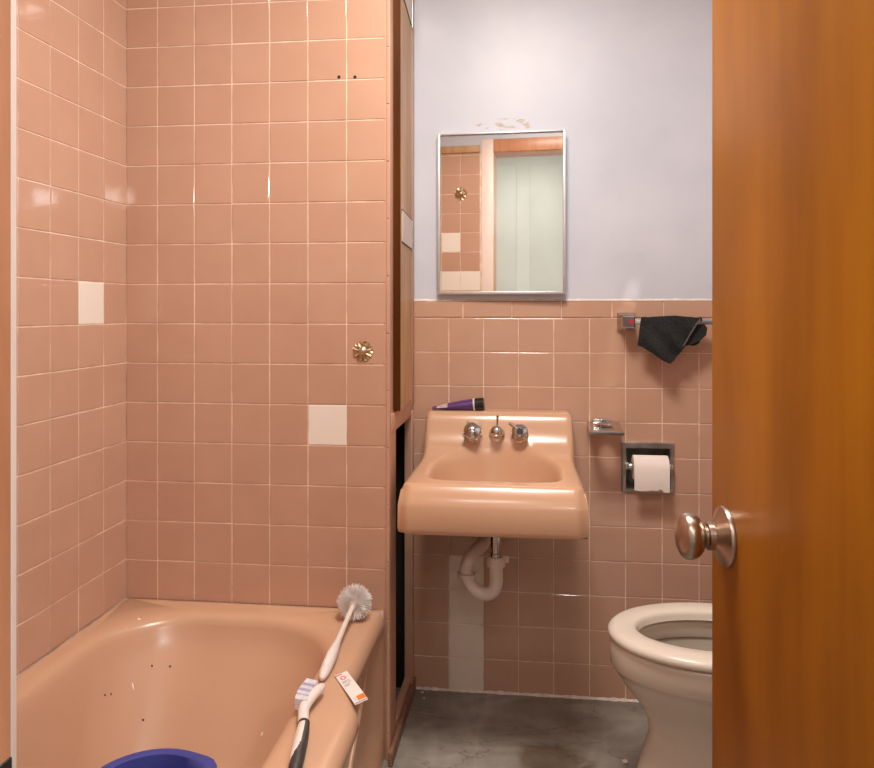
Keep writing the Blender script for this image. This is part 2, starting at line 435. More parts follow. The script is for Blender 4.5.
# ---- sink wall : tile wainscot with the paint above
ZT = 1.229
hole = (at(625, 466, YS).x, at(671, 466, YS).x, at(650, 489, YS).z, at(650, 447, YS).z)
hx0, hx1, hz0, hz1 = hole
bm = bmesh.new()
xw0, xw1 = XP - 0.45, XR
for (x0, x1, z0, z1) in ((xw0, hx0, 0, ZT), (hx1, xw1, 0, ZT), (hx0, hx1, 0, hz0), (hx0, hx1, hz1, ZT)):
    add_box(bm, x0, x1, YS, YS + 0.12, z0, z1, mi=3)
add_box(bm, xw0, xw1, YS, YS + 0.12, ZT, ZC, mi=4)
c0 = -0.254
xs = [XP, c0] + [c0 + 0.1092 * k for k in range(1, 11)]
xs = [x for x in xs if x < XR - 0.01] + [XR]
zs = [0.0, 0.104] + [0.104 + 0.1071 * k for k in range(1, 11)]
def pick(i, j):
    return 2 if (i == 1 and j <= 3) else 0
add_tiles(bm, (0, YS, 0), (1, 0, 0), (0, 0, 1), (0, -1, 0), xs, zs, pick=pick, hole=hole)
bx = [XP, at(463, 310, YS).x]
while bx[-1] + 0.1535 < XR - 0.02: bx.append(bx[-1] + 0.1535)
bx.append(XR)
add_tiles(bm, (0, YS, 0), (1, 0, 0), (0, 0, 1), (0, -1, 0), bx, [zs[-1], ZT], h=0.0035, bev=0.003)
struct('wall_back', bm, TM, deg=6)
# recess box for the paper holder is a part of the holder, built below
# ragged caulk line on top of the wainscot
bm = bmesh.new()
n = 150
r1, r2, r3 = [], [], []
for k in range(n + 1):
    x = XP + (XR - XP) * k / n
    e = 0.003 + 0.0035 * abs(math.sin(k * 1.7) * math.sin(k * 0.37)) + random.uniform(0, 0.0025)
    r1.append((x, YS - 0.0040, ZT - 0.0005)); r2.append((x, YS - 0.0030, ZT + e * 0.5)); r3.append((x, YS + 0.001, ZT + e))
add_loft(bm, [r1, r2, r3], False, False, closed=False)
struct('trim_1', bm, M['caulk'])

# old caulk along the foot of the sink wall
bm = bmesh.new()
r1, r2 = [], []
for k in range(n + 1):
    x = XP + (XR - XP) * k / n
    e = 0.004 + 0.003 * abs(math.sin(k * 0.9) * math.sin(k * 0.23)) + random.uniform(0, 0.002)
    r1.append((x, YS - 0.002 - e * 1.2, 0.0004)); r2.append((x, YS - 0.0026, e))
add_loft(bm, [r1, r2], False, False, closed=False)
struct('trim_8', bm, M['caulk'])
# ---- right wall
bm = bmesh.new()
add_box(bm, XR, XR + 0.12, YD - 0.14, YS + 0.12, -0.05, ZT, mi=3)
add_box(bm, XR, XR + 0.12, YD - 0.14, YS + 0.12, ZT, ZC, mi=4)
add_tiles(bm, (XR, 0, 0), (0, 1, 0), (0, 0, 1), (-1, 0, 0), steps(YD, YS, 0.109), zs)
add_tiles(bm, (XR, 0, 0), (0, 1, 0), (0, 0, 1), (-1, 0, 0), steps(YD, YS, 0.1535), [zs[-1], ZT], h=0.0035)
struct('wall_right', bm, TM, deg=6)

# ---- partition side (plumbing cavity) with a lower opening
oy0, oy1, oz0, oz1 = 2.127, 2.385, 0.055, 0.867
bm = bmesh.new()
add_box(bm, XP - 0.018, XP, YT - 0.0005, oy0, 0, ZC, bev=0.0015)
add_box(bm, XP - 0.018, XP, oy1, YS, 0, ZC, bev=0.001)
add_box(bm, XP - 0.018, XP, oy0, oy1, oz1, ZC)
add_box(bm, XP - 0.018, XP, oy0, oy1, 0, oz0)
# inner walls of the cavity, its shade painted on as near black
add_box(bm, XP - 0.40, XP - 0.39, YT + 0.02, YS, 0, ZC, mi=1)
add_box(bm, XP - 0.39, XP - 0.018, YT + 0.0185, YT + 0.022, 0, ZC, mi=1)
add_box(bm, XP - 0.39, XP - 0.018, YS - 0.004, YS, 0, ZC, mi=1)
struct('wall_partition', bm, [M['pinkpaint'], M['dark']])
# stud and pipe glimpsed in the cavity
# slim casing round the opening and the base board
bm = bmesh.new()
add_box(bm, XP, XP + 0.007, oy1, oy1 + 0.030, 0.0, oz1 + 0.02, bev=0.0015)
struct('trim_2', bm, M['pinkpaint'])
bm = bmesh.new()
add_box(bm, XP, XP + 0.012, YT - 0.03, YS - 0.002, 0.0, 0.038, bev=0.003)
struct('baseboard_partition', bm, M['dullpaint'])

# ---- floor, ceiling, doorway wall, hall
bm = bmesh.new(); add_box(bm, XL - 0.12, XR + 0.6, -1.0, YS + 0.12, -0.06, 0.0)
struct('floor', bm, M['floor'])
bm = bmesh.new(); add_box(bm, XL - 0.12, XR + 0.6, -1.0, YS + 0.12, ZC, ZC + 0.06)
struct('ceiling', bm, M['plaster'])
DX0, DX1, DH = -0.3515, 0.310, 2.08
bm = bmesh.new()
add_box(bm, XL, DX0 - 0.02, YD - 0.14, YD, 0, 2.10, mi=3)
add_box(bm, XL, DX0 - 0.02, YD - 0.14, YD, 2.10, ZC, mi=4)
add_box(bm, DX1 + 0.02, XR, YD - 0.14, YD, 0, ZC, mi=4)
add_box(bm, DX0 - 0.02, DX1 + 0.02, YD - 0.14, YD, DH + 0.02, ZC, mi=4)
xn = [XL] + [XL + 0.03 + 0.109 * k for k in range(8)]
xn = [x for x in xn if x < DX0 - 0.085] + [DX0 - 0.075]
kx = len(xn) - 1
def pickn(i, j):
    if i == kx - 1 and j == 11: return 0
    if i == kx - 2 and j == 10: return 1
    if j == 8: return 1
    return 0
add_tiles(bm, (0, YD, 0), (1, 0, 0), (0, 0, 1), (0, 1, 0), xn, steps(0.437, 2.085, P_), pick=pickn)
struct('wall_front', bm, TM, deg=6)
# wooden ledge above the near tile
bm = bmesh.new(); add_box(bm, XL, DX0 - 0.075, YD, YD + 0.012, 2.085, 2.125, bev=0.002)
struct('trim_3', bm, M['palewood'])
# jambs and casing
bm = bmesh.new()
add_box(bm, DX0 - 0.02, DX0, YD - 0.145, YD, 0, DH + 0.02)
add_box(bm, DX1, DX1 + 0.02, YD - 0.145, YD + 0.002, 0, DH + 0.02)
add_box(bm, DX0, DX1, YD - 0.145, YD + 0.002, DH, DH + 0.02)
struct('trim_4', bm, M['jambwood'])
bm = bmesh.new()
add_box(bm, DX0 - 0.066, DX0 + 0.0006, YD, YD + 0.0057, 0, DH + 0.075, bev=0.0008)
struct('trim_5', bm, M['whitepaint'])
bm = bmesh.new(); add_box(bm, DX0 + 0.001, DX1 + 0.03, YD + 0.001, YD + 0.010, DH + 0.003, DH + 0.075, bev=0.002)
struct('trim_6', bm, M['jambwood'])
# small dark strike plate on the jamb edge
zst = at(6, 760, YD).z
o = obj('strike_plate', box(DX0 - 0.0005, DX0 + 0.0016, YD - 0.022, YD - 0.0005, zst - 0.07, zst + 0.003, bev=0.0007), M['black'])
tag(o, 'dark metal catch on the door frame at the bottom left corner', 'catch')
# hall
bm = bmesh.new(); add_box(bm, XL - 0.12, XR + 0.6, -1.06, -1.0, 0, ZC); struct('wall_hall', bm, M['hallwall'])
bm = bmesh.new(); add_box(bm, XL - 0.12, XL - 0.06, -1.0, YD - 0.14, 0, ZC); struct('wall_hall_left', bm, M['hallwall'])
bm = bmesh.new(); add_box(bm, XR + 0.54, XR + 0.6, -1.0, YD - 0.14, 0, ZC)
add_box(bm, XR + 0.12, XR + 0.54, YD - 0.14, YD - 0.10, 0, ZC)
struct('wall_hall_right', bm, M['hallwall'])
d2 = bpy.data.objects.new('door_2', None); C.objects.link(d2); d2.location = (-0.3, -1.0, 0); d2['kind'] = 'structure'
bm = bmesh.new()
add_box(bm, -0.72, 0.10, -1.0, -0.965, 0.01, 2.38, bev=0.003)
for (x0, x1) in ((-0.62, -0.36), (-0.26, 0.0)):
    for (z0, z1) in ((0.15, 0.95), (1.1, 2.28)):
        add_box(bm, x0, x1, -0.965, -0.960, z0, z1, bev=0.004)
obj('door_panel', bm, M['hallwall'], d2)

# ------------------------------------------------------------------ the open bathroom door
hinge, edge = Vector((0.302, YD + 0.005, 0)), Vector((0.2453, 1.090, 0))
dd = (edge - hinge).normalized(); dn = Vector((-dd.y, dd.x, 0))       # dn looks to the left, out of the visible face
L = (edge - hinge).length
door = bpy.data.objects.new('door_1', None); C.objects.link(door); door.location = hinge; door['kind'] = 'structure'
door['label'] = 'orange varnished wooden door standing open at the right'
def onto(bm, o=hinge):
    """local (along door, out of its visible face, up) -> world"""
    Mx = Matrix((( dd.x, dn.x, 0, o.x), (dd.y, dn.y, 0, o.y), (0, 0, 1, o.z), (0, 0, 0, 1)))
    bmesh.ops.transform(bm, matrix=Mx, verts=bm.verts); 
    bmesh.ops.recalc_face_normals(bm, faces=bm.faces)
    return bm
obj('door_leaf', onto(box(0, L, -0.035, 0, 0.012, 2.06, bev=0.0018)), M['door'], door)
kz, ku = 0.909, L - 0.0565
bm = bmesh.new()
add_lathe(bm, [(0.0385, 0), (0.0390, 0.003), (0.0375, 0.006), (0.034, 0.0075), (0.029, 0.010), (0.0215, 0.015), (0.0180, 0.018), (0.0175, 0.0245), (0.015, 0.0255)], (ku, 0, kz), (0, 1, 0), 40)
rose = obj('rosette', onto(bm), M['nickel'], door)
bm = bmesh.new()
add_lathe(bm, [(0.0125, 0.024), (0.0125, 0.0285), (0.0145, 0.029), (0.0150, 0.0305), (0.0205, 0.0325), (0.0255, 0.0365), (0.0285, 0.0415), (0.0297, 0.047), (0.0288, 0.0535), (0.0250, 0.058), (0.018, 0.0612), (0.009, 0.0630), (0.0005, 0.0635)], (ku, 0, kz), (0, 1, 0), 40)
obj('door_knob', onto(bm), M['nickel'], door)
bm = bmesh.new()
add_lathe(bm, [(0.033, 0), (0.030, 0.008), (0.017, 0.02), (0.012, 0.04), (0.020, 0.048), (0.028, 0.06), (0.026, 0.078), (0.012, 0.088), (0.001, 0.089)], (ku, -0.035, kz), (0, -1, 0), 28)
obj('door_knob', onto(bm), M['nickel'], door)
obj('latch_plate', onto(box(L - 0.0005, L + 0.001, -0.030, -0.006, kz - 0.03, kz + 0.03, bev=0.0004)), M['dullchrome'], door)
for z in (0.25, 1.8):
    bm = bmesh.new(); add_tube(bm, [(-0.004, -0.04, z - 0.045), (-0.004, -0.04, z + 0.045)], 0.006)
    obj('hinge', onto(bm), M['dullchrome'], door)

# ------------------------------------------------------------------ cupboard door in the partition
cd = thing('cupboard_door', 'tall narrow varnished wooden cupboard door on the wall between tub and sink', 'cupboard door', (XP, 2.38, 0.92))
bm = bmesh.new()
A0, A1 = Vector((-0.3495, 2.082)), Vector((-0.3635, 2.372))     # outer face from free edge to hinge
v = []
for z in (0.925, 2.30):
    v += [bm.verts.new((A0.x, A0.y, z)), bm.verts.new((A1.x, A1.y, z)), bm.verts.new((XP + 0.0008, A1.y, z)), bm.verts.new((XP + 0.0008, A0.y - 0.001, z))]
f = []
for q in ((0, 1, 2, 3), (4, 7, 6, 5), (0, 4, 5, 1), (1, 5, 6, 2), (2, 6, 7, 3), (3, 7, 4, 0)):
    fc = bm.faces.new([v[i] for i in q]); f.append(fc)
f[5].material_index = 1
bmesh.ops.recalc_face_normals(bm, faces=bm.faces)
obj('door_panel', bm, [M['palewood'], M['darkwood']], cd)
fd = (A1 - A0).normalized(); fn = Vector((-fd.y, fd.x)) * -1
if fn.x < 0: fn = -fn
def facebox(bm, t0, t1, z0, z1, h0, h1, mi=0):
    vs = []
    for z in (z0, z1):
        for t, h in ((t0, h0), (t1, h0), (t1, h1), (t0, h1)):
            q = A0 + fd * t + fn * h
            vs.append(bm.verts.new((q.x, q.y, z)))
    for q in ((0, 1, 2, 3), (4, 7, 6, 5), (0, 4, 5, 1), (1, 5, 6, 2), (2, 6, 7, 3), (3, 7, 4, 0)):
        bm.faces.new([vs[i] for i in q]).material_index = mi
for zz in (1.432, 2.12):
    bm = bmesh.new()
    facebox(bm, 0.03, 0.285, zz - 0.043, zz + 0.043, -0.001, 0.0022)
    for sg in (-1, 1): facebox(bm, 0.025, 0.287, zz + sg * 0.0445 - 0.0022, zz + sg * 0.0445 + 0.0022, -0.001, 0.0016, 1)
    bmesh.ops.recalc_face_normals(bm, faces=bm.faces)
    hg = obj('hinge', bm, [mat('painted_hinge_metal', (0.66, 0.50, 0.40), 0.3, 0.3), M['black']], cd)
    bm = bmesh.new()
    add_tube(bm, [(-0.3622, 2.378, zz - 0.044), (-0.3622, 2.378, zz + 0.044)], 0.0042, 12)
    obj('hinge_pin', bm, M['dullchrome'], hg)
# frame strip at the far side and under the cupboard door
bm = bmesh.new()
add_box(bm, XP, XP + 0.006, 2.388, YS - 0.004, 0.905, ZC, bev=0.001)
add_box(bm, XP, XP + 0.004, YT + 0.012, YS - 0.004, 0.872, 0.920, bev=0.001)
struct('trim_7', bm, M['pinkpaint'])

# ------------------------------------------------------------------ bathtub
tub = thing('bathtub', 'pink enamelled built-in bathtub along the left tiled wall', 'bathtub', (-0.74, 1.27, 0))
def rrect(x0, x1, y0, y1, r, z, n=14, bulge=0.0, m=18, rec=0.0):
    """rounded rectangle with many points on the long sides; +X side may bulge"""
    pts = []
    rr = min(r, (x1 - x0) / 2 - 0.001, (y1 - y0) / 2 - 0.001)
    def arc(cx, cy, a0):
        for k in range(n + 1):
            a = a0 + (PI / 2) * k / n
            pts.append([cx + rr * math.cos(a), cy + rr * math.sin(a)])
    def line(a, b, mm):
        for k in range(1, mm): pts.append([a[0] + (b[0] - a[0]) * k / mm, a[1] + (b[1] - a[1]) * k / mm])
    arc(x1 - rr, y1 - rr, 0); line((x1 - rr, y1), (x0 + rr, y1), 6)
    arc(x0 + rr, y1 - rr, PI / 2); line((x0, y1 - rr), (x0, y0 + rr), m)
    arc(x0 + rr, y0 + rr, PI); line((x0 + rr, y0), (x1 - rr, y0), 6)
    arc(x1 - rr, y0 + rr, 1.5 * PI); line((x1, y0 + rr), (x1, y1 - rr), m * 2)
    out = []
    for x, y in pts:
        b = bulge * sstep(1.66, 1.50, y) * sstep(0.6, 0.8, y) * sstep(x1 - 0.06, x1, x)
        b -= rec * sstep(1.992, 1.972, y) * sstep(0.50, 0.53, y) * sstep(x1 - 0.06, x1, x)
        out.append(Vector((x + b, y, z)))
    return out
bm = bmesh.new()
X0, X1, Y0, Y1 = XL + 0.004, -0.383, YD + 0.006, YT - 0.004
BU = 0.046
rings = []
# apron, from the floor up to the rim's outer roll
for z, dx, bu, rc_ in ((0.0, -0.003, 0.0, 0.004), (0.03, -0.003, 0.0, 0.006), (0.05, -0.003, 0.0, 0.020), (0.12, -0.003, 0.003, 0.024), (0.20, -0.003, 0.008, 0.026), (0.28, -0.002, 0.016, 0.026), (0.32, -0.001, 0.024, 0.025), (0.338, 0, 0.032, 0.020), (0.350, 0, 0.041, 0.008)):
    rings.append(rrect(X0, X1 + dx, Y0, Y1, 0.006, z, bulge=bu, rec=rc_))
for z, ins in ((0.365, 0.000), (0.378, 0.001), (0.389, 0.006), (0.396, 0.013), (0.4, 0.022), (0.402, 0.034)):
    rings.append(rrect(X0 + min(ins, 0.004), X1 - ins, Y0 + min(ins, 0.004), Y1 - min(ins, 0.004), 0.006 + ins * 0.4, z, bulge=BU))
ix0, ix1, iy0, iy1 = -1.058, -0.462, 0.585, 1.952
for ins, z in ((-0.018, 0.4025), (-0.006, 0.401), (0.004, 0.397), (0.011, 0.390), (0.017, 0.376), (0.022, 0.35)):
    rings.append(rrect(ix0 + ins, ix1 - ins, iy0 + ins, iy1 - ins, 0.205, z))
for t in (0.12, 0.25, 0.4, 0.55, 0.7, 0.82, 0.92):
    z = 0.35 - 0.26 * t
    rings.append(rrect(ix0 + 0.022 + 0.05 * t, ix1 - 0.022 - 0.05 * t, iy0 + 0.022 + 0.06 * t, iy1 - 0.022 - 0.20 * t, 0.205 - 0.03 * t, z))
for ins, z in ((0.085, 0.095), (0.105, 0.078), (0.14, 0.069), (0.2, 0.066), (0.27, 0.065)):
    rings.append(rrect(ix0 + ins, ix1 - ins, iy0 + ins + 0.01, iy1 - ins - 0.16, 0.15, z))
add_loft(bm, rings, False, True)
bmesh.ops.recalc_face_normals(bm, faces=bm.faces)
obj('tub_shell', bm, M['tub'], tub, deg=60)
# soft slanting ridge pressed into the apron
bm = bmesh.new()
add_tube(bm, [(X1 - 0.031, 1.955, 0.30), (X1 - 0.027, 1.83, 0.22), (X1 - 0.026, 1.69, 0.12), (X1 - 0.028, 1.60, 0.03)], [0.005, 0.007, 0.007, 0.005], 14, smooth=6)
obj('apron_ridge', bm, M['tub'], tub)
# chips and specks in the enamel
from mathutils.bvhtree import BVHTree
tm = [o for o in C.objects if o.name == 'tub_shell'][0]
bv = BVHTree.FromPolygons([tuple(v.co + wloc(tub)) for v in tm.data.vertices], [tuple(p.vertices) for p in tm.data.polygons])
for px, py, r, m_, el in ((105, 695, .0028, 'gripgrey', 1), (111, 694, .0022, 'gripgrey', 1.5), (152, 666, .0025, 'darkwood', 1.6), (170, 666.5, .0030, 'gripgrey', 1), (143, 720, .0030, 'darkwood', 1), (133, 686, .0020, 'bristle', 5), (139, 619, .0035, 'bristle', 1.5), (262, 734, .0030, 'bristle', 2)):
    q = at(px, py, 2.0); o0 = Vector((0, 0, HC)); d0 = (q - o0).normalized()
    hit, nrm0, _, _ = bv.ray_cast(o0, d0)
    if hit is None: continue
    if nrm0.dot(d0) > 0: nrm0 = -nrm0
    u1, u2 = frame_from(nrm0)
    bm = bmesh.new()
    ring = [hit + nrm0 * 0.0004 + (u1 * math.cos(2 * PI * k / 9) + u2 * el * math.sin(2 * PI * k / 9)) * r * random.uniform(0.7, 1.1) for k in range(9)]
    vs = [bm.verts.new(p) for p in ring]; bm.faces.new(vs)
    obj('enamel_chip', bm, M[m_], tub)
bm = bmesh.new(); add_lathe(bm, [(0.024, 0), (0.024, 0.002), (0.018, 0.004), (0.001, 0.004)], (-0.76, 0.85, 0.066), (0, 0, 1), 24)
obj('drain', bm, M['chrome'], tub)

# ------------------------------------------------------------------ blue bucket in the tub
bk = thing('bucket', 'blue plastic bucket standing in the bathtub', 'bucket', (-0.694, 1.336, 0.068))
bm = bmesh.new()
cx, cy = -0.694, 1.336
def ring_b(r, z, lip=0.0):
    out = []
    for k in range(48):
        a = 2 * PI * k / 48
        s = 1 + lip * math.exp(-((a - 0.75) / 0.28) ** 2)      # pouring lip towards the far right
        out.append(Vector((cx + r * s * math.cos(a), cy + r * s * math.sin(a), z)))
    return out
rings = [ring_b(0.086, 0.068), ring_b(0.089, 0.07), ring_b(0.105, 0.315), ring_b(0.107, 0.325), ring_b(0.118, 0.328, .08), ring_b(0.119, 0.333, .1), ring_b(0.117, 0.337, .1), ring_b(0.106, 0.338, .08), ring_b(0.100, 0.335, .05), ring_b(0.097, 0.320), ring_b(0.092, 0.30), ring_b(0.083, 0.076)]
add_loft(bm, rings, True, True)
obj('bucket_body', bm, M['blue'], bk, deg=50)
bm = bmesh.new()
pts = [(cx + 0.13 * math.cos(a), cy + 0.128 * math.sin(a) * 0.9, 0.318 - 0.10 * math.sin(PI * k / 12)) for k, a in [(k, PI + PI * k / 12) for k in range(13)]]
add_tube(bm, pts, 0.0025, 8); obj('bail_handle', bm, M['dullchrome'], bk)

# ------------------------------------------------------------------ toilet brush on the rim
hc = Vector((-0.4495, 1.960, 0.4460)); he = Vector((-0.4415, 1.612, 0.4125))
tb = thing('toilet_brush', 'white toilet brush with round bristle head lying on the tub rim in the corner', 'toilet brush', hc)
ax = (he - hc).normalized()
bm = bmesh.new()
L2 = (he - hc).length
def pl(t): return hc + (he - hc) * t
add_tube(bm, [pl(t) for t in (0.02, 0.12, 0.3, 0.52, 0.60, 0.66, 0.74, 0.85, 0.94, 0.985, 1.0)], [0.006, 0.0065, 0.0062, 0.0068, 0.009, 0.011, 0.0125, 0.0125, 0.0105, 0.007, 0.002], 16, smooth=3)
obj('handle', bm, M['whiteplastic'], tb)
bm = bmesh.new()
a_, b_ = frame_from(ax)
gp = pl(0.80)
up = Vector((0, 0, 1)); up = (up - ax * up.dot(ax)).normalized(); sd = ax.cross(up)
add_loft(bm, [[gp + up * (0.0118 + h) + ax * (0.040 * s * math.cos(2 * PI * k / 20)) + sd * (0.0065 * s * math.sin(2 * PI * k / 20)) - up * 0.0022 * (math.sin(2 * PI * k / 20) ** 2) for k in range(20)] for s, h in ((1, 0), (0.95, 0.0012), (0.8, 0.0014))], False, True)
obj('grip_inlay', bm, M['bristle'], tb)
bm = bmesh.new()
rng = random.Random(3)
NB = 640
for k in range(NB):
    z = 1 - 2 * (k + 0.5) / NB; r = math.sqrt(1 - z * z); a = k * 2.39996
    d = Vector((r * math.cos(a), r * math.sin(a), z))
    if d.dot(ax) > 0.80: continue
    R = 0.0455 * rng.uniform(0.86, 1.06)
    # bristles stop where they lie on the rim or against the tiles
    if d.z < 0: R = min(R, (hc.z - 0.4035) / max(-d.z, 0.01))
    d2_ = (d + Vector((rng.gauss(0, .16), rng.gauss(0, .16), rng.gauss(0, .12)))).normalized()
    p = hc + d * R
    q = hc + d2_ * 0.006
    u1, u2 = frame_from(d)
    w0, w1 = 0.0010, 0.0011
    A = [bm.verts.new(q + (u1 * math.cos(t) + u2 * math.sin(t)) * w0) for t in (0, 2.1, 4.2)]
    B = [bm.verts.new(p + (u1 * math.cos(t) + u2 * math.sin(t)) * w1) for t in (0, 2.1, 4.2)]
    for i in range(3): bm.faces.new((A[i], A[(i + 1) % 3], B[(i + 1) % 3], B[i]))
    bm.faces.new(B)
add_lathe(bm, [(0.001, -0.020), (0.014, -0.017), (0.020, -0.006), (0.020, 0.006), (0.014, 0.015), (0.006, 0.020)], hc, ax, 18)
obj('bristles', bm, M['bristle'], tb)

# ------------------------------------------------------------------ scrub brush on the rim
sb = thing('scrub_brush', 'white scrubbing brush with dark grey grip and lavender striped bristles on the tub rim', 'scrub brush', (-0.42, 1.43, 0.404))
bm = bmesh.new()
hp = [(-0.424, 1.566, 0.423), (-0.4295, 1.546, 0.424), (-0.4365, 1.506, 0.424), (-0.4375, 1.470, 0.423), (-0.429, 1.436, 0.420), (-0.4235, 1.419, 0.418)]
add_tube(bm, hp, [0.0045, 0.0105, 0.0115, 0.0110, 0.0105, 0.0100], 16, sx=1.0, sy=0.9, smooth=5)
obj('brush_head', bm, M['whiteplastic'], sb)
bm = bmesh.new()
gpnt = [(-0.4228, 1.419, 0.418), (-0.418, 1.395, 0.418), (-0.411, 1.355, 0.4185), (-0.404, 1.315, 0.418), (-0.398, 1.285, 0.417), (-0.396, 1.272, 0.416)]
add_tube(bm, gpnt, [0.0108, 0.0125, 0.0135, 0.0132, 0.0115, 0.005], 48, smooth=16)
for f in bm.faces:
    c = f.calc_center_median()
    t = (1.419 - c.y) / 0.147
    cxl = -0.4228 + 0.0268 * t
    off = c.x - cxl
    if off > 0.0035 - 0.012 * sstep(0.45, 1.0, t) * 1.35 or t > 0.93: f.material_index = 1
obj('grip', bm, [M['whiteplastic'], M['gripgrey']], sb)
bm = bmesh.new()
add_tube(bm, [(-0.4242, 1.4245, 0.4185), (-0.4226, 1.4165, 0.418)], 0.0114, 18)
obj('collar', bm, M['gripgrey'], sb)
bm = bmesh.new()
rng = random.Random(5)
for i in range(15):
    for j in range(5):
        t = i / 14
        yb = 1.556 - 0.075 * t
        xb = -0.434 - 0.004 * math.sin(PI * t)
        zb = 0.4165 + 0.0043 * j
        d = Vector((-1, 0.18 - 0.1 * t, 0.02 * (j - 2))).normalized()
        l = 0.025 + rng.uniform(-0.001, 0.001)
        p = Vector((xb, yb, zb))
        n0 = len(bm.faces)
        add_tube(bm, [p, p + d * l], [0.0020, 0.0031], 6, mi=(1 if i in (3, 4, 7, 8, 11) and j > 1 else 0))
obj('bristles', bm, [M['lav'], M['lavd']], sb)

# ------------------------------------------------------------------ paper card
c1, c2, c3, c4 = [v * 1.0075 for v in (Vector((-0.4185, 1.6345, 0)), Vector((-0.3975, 1.660, 0)), Vector((-0.3265, 1.5465, 0)), Vector((-0.347, 1.520, 0)))]
tcard = thing('product_card', 'small white printed card hanging over the outer tub rim edge', 'card', ((c1 + c3) / 2 + Vector((0, 0, 0.404))))
def cardp(u, v, h=0):
    p = c1.lerp(c2, v).lerp(c4.lerp(c3, v), u)
    sag = -0.001 * max(u - 0.55, 0) ** 2 / 0.2
    return Vector((p.x, p.y, 0.4042 + sag + h))
def patch(bm, u0, u1, v0, v1, h, n=12, mi=0):
    g = [[bm.verts.new(cardp(u0 + (u1 - u0) * i / n, v, h)) for v in (v0, v1)] for i in range(n + 1)]
    for i in range(n):
        f = bm.faces.new((g[i][0], g[i][1], g[i + 1][1], g[i + 1][0])); f.material_index = mi
        if f.normal.z < 0: f.normal_flip()
bm = bmesh.new(); patch(bm, 0, 1, 0, 1, 0.0006); patch(bm, 0, 1, 0, 1, 0.0)
obj('card_sheet', bm, M['card'], tcard)
cs = [o for o in C.objects if o.name == 'card_sheet'][0]
def mark(name, m, u0, u1, v0, v1):
    bm = bmesh.new(); patch(bm, u0, u1, v0, v1, 0.0009, 4); obj(name, bm, m, cs)
mark('orange_block', M['orange'], 0.80, 0.93, 0.38, 0.98)
mark('end_stripe', M['greyprint'], 0.955, 0.985, 0.05, 0.98)
mark('corner_mark', M['redprint'], 0.02, 0.06, 0.0, 0.5)
mark('grey_seal', M['lav'], 0.80, 0.93, 0.10, 0.32)
for (u, v0, v1) in ((0.27, 0.15, 0.72), (0.31, 0.15, 0.50), (0.33, 0.55, 0.80), (0.38, 0.15, 0.62), (0.42, 0.15, 0.5)):
    mark('text_line', M['greyprint'], u, u + 0.018, v0, v1)
bm = bmesh.new()
ri = [[cardp(0.165 + r * 0.062 * math.cos(2 * PI * k / 20), 0.42 + r * 0.22 * math.sin(2 * PI * k / 20), 0.0009) for k in range(20)] for r in (1, 0.55)]
add_loft(bm, ri, False, False)
obj('ring_mark', bm, M['redprint'], cs)

# ------------------------------------------------------------------ sink
sk = thing('sink', 'peach wall-hung washbasin with tall back ledge under the mirror', 'sink', (-0.095, YS - 0.002, 0.63))
scx, D0 = -0.095, YS - 0.0045
PROF = [(0, .8895), (.050, .8895), (.060, .887), (.068, .881), (.074, .872), (.084, .848), (.096, .822), (.115, .796), (.14, .780), (.17, .771), (.22, .765), (.30, .7605), (.44, .757), (.50, .755)]
FRONT = 0.474
def top(x, d):
    z = interp(PROF, d)
    # soften the profile
    z = (z + interp(PROF, max(d - 0.006, 0)) + interp(PROF, d + 0.006)) / 3 if d > 0.004 else z
    dc = 0.285
    hw = 0.182
    if d > dc: hd, p = 0.138, 6.0
    else: hd, p = 0.183, 2.3
    r = (abs(x / hw) ** p + abs((d - dc) / hd) ** p) ** (1 / p)
    if r < 1.06:
        t = min(max((1.06 - r) / 0.9, 0), 1)
        dep = 0.155 * (1 - (1 - t) ** 2.6) * sstep(0, 0.22, t)
        bz = 0.757 - dep
        # basin bottom is level even where it bites into the back
        k = sstep(1.06, 0.80, r)
        z = z * (1 - k) + min(z, bz) * k
    return z
def hwid(d): return 0.221 + 0.011 * sstep(0.10, 0.42, d)
NX, ND = 84, 88
bm = bmesh.new()
cols = []
for i in range(NX + 1):
    s = -1 + 2 * i / NX
    s = math.sin(s * PI / 2) * 0.35 + s * 0.65
    row = []
    for j in range(ND + 1):
        d = FRONT * j / ND
        w = hwid(d)
        x = s * w
        e = w - abs(x)
        rr = 0.016
        ef = FRONT - d
        z = top(x, d)
        if e < rr: z -= rr - math.sqrt(max(rr * rr - (rr - e) ** 2, 0))
        rf = 0.010
        if ef < rf: z -= rf - math.sqrt(max(rf * rf - (rf - ef) ** 2, 0))
        # round the plan corners at the front
        row.append(bm.verts.new((scx + x, D0 - d, z)))
    cols.append(row)
for i in range(NX):
    for j in range(ND):
        bm.faces.new((cols[i][j], cols[i + 1][j], cols[i + 1][j + 1], cols[i][j + 1]))
